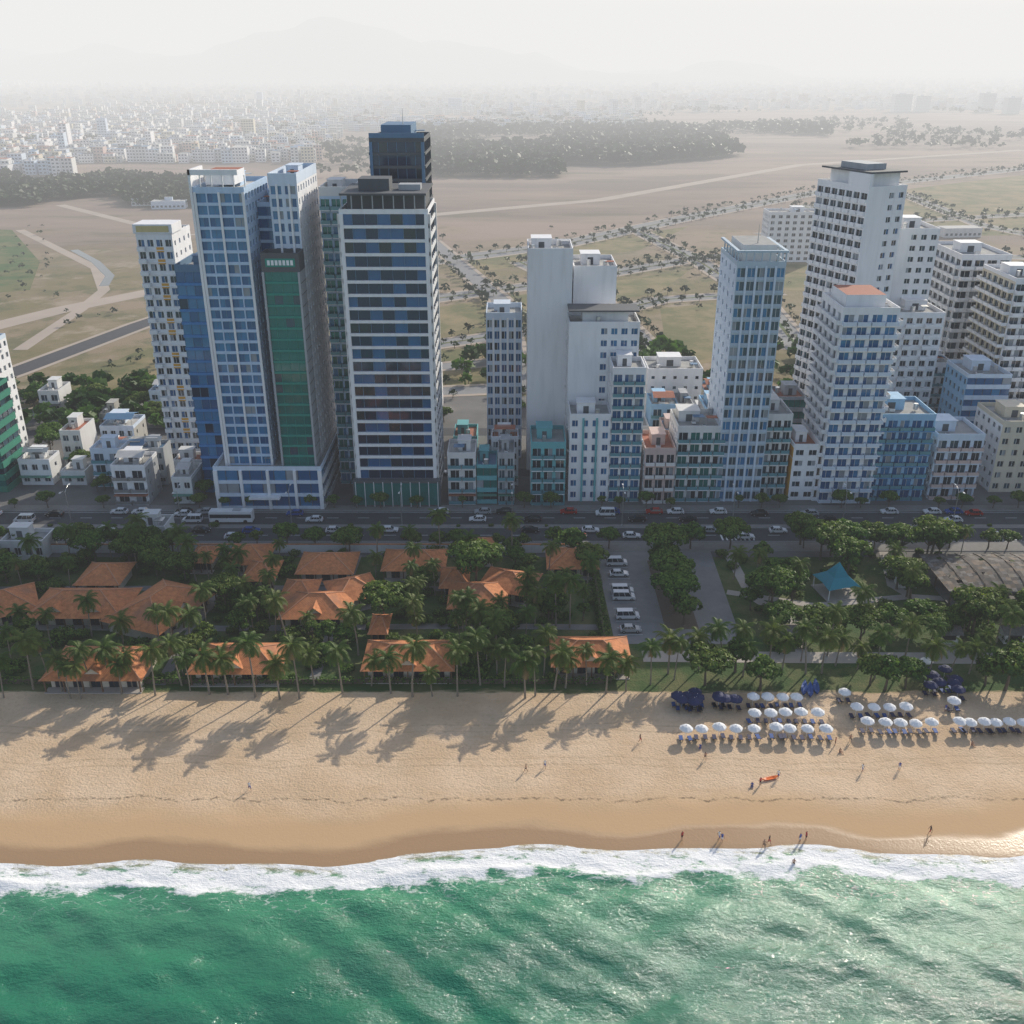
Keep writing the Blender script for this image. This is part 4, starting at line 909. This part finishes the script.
for u,v,k in ((752,786,0),(840,752,1),(700,748,0),(972,745,1)):
    X1,Y1=G(u,v); inst('seated_person',PS[k],(X1,Y1,pz(X1,Y1)-.02),U(-.5,.5))
# ---------------------------------------------------------------- haze: glowing volumes, emission stands in for scattered light, denser inland
def emissive_haze(y0,y1,beta,col,lum):
    hz=bpy.data.materials.new('emissive_haze'); hz.use_nodes=True; nt=hz.node_tree; nt.nodes.clear()
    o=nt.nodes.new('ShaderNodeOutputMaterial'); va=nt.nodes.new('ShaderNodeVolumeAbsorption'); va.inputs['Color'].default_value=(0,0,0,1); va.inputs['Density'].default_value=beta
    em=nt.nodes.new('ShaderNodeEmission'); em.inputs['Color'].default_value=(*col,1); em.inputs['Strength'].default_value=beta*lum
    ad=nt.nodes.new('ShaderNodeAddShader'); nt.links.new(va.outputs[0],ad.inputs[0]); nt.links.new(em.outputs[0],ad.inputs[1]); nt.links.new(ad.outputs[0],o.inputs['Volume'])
    key='emissive_haze%d'%int(y0); MT[key]=hz
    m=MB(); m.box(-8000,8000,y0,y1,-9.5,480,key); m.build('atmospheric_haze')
emissive_haze(-8000,340,.00010,(.95,.97,1.0),1.1)  # near box reaches out over the sea, its added glow brightens the facades
emissive_haze(340.5,900,.00038,(.98,.98,.98),.88)
emissive_haze(900.5,9000,.00056,(.99,.985,.975),.87)
# ---------------------------------------------------------------- light, world, camera
az,el=math.radians(36),math.radians(28)
sd=Vector((math.sin(az)*math.cos(el),math.cos(az)*math.cos(el),math.sin(el)))
L=bpy.data.lights.new('sun','SUN'); L.energy=5.0; L.angle=math.radians(.5); L.color=(1,.92,.79); lo=bpy.data.objects.new('sun',L); COL.objects.link(lo); lo.rotation_euler=sd.to_track_quat('Z','Y').to_euler(); lo.location=sd*500
w=bpy.data.worlds.new('World'); scene.world=w; w.use_nodes=True; nt=w.node_tree; bg=nt.nodes['Background']
sk=nt.nodes.new('ShaderNodeTexSky'); sk.sky_type='NISHITA'; sk.sun_disc=False; sk.sun_elevation=el; sk.sun_rotation=az; sk.dust_density=2.0; sk.air_density=1.0; sk.ozone_density=1.5
nt.links.new(sk.outputs[0],bg.inputs[0]); bg.inputs[1].default_value=.15
cam=bpy.data.cameras.new('camera'); co=bpy.data.objects.new('camera',cam); COL.objects.link(co); co.location=(0,0,H); co.rotation_euler=(math.pi/2-P,0,0)
cam.sensor_width=36; cam.lens=F/1024*36; cam.clip_start=1; cam.clip_end=30000; scene.camera=co
scene.view_settings.view_transform='Standard'; scene.view_settings.look='None'; scene.view_settings.exposure=0
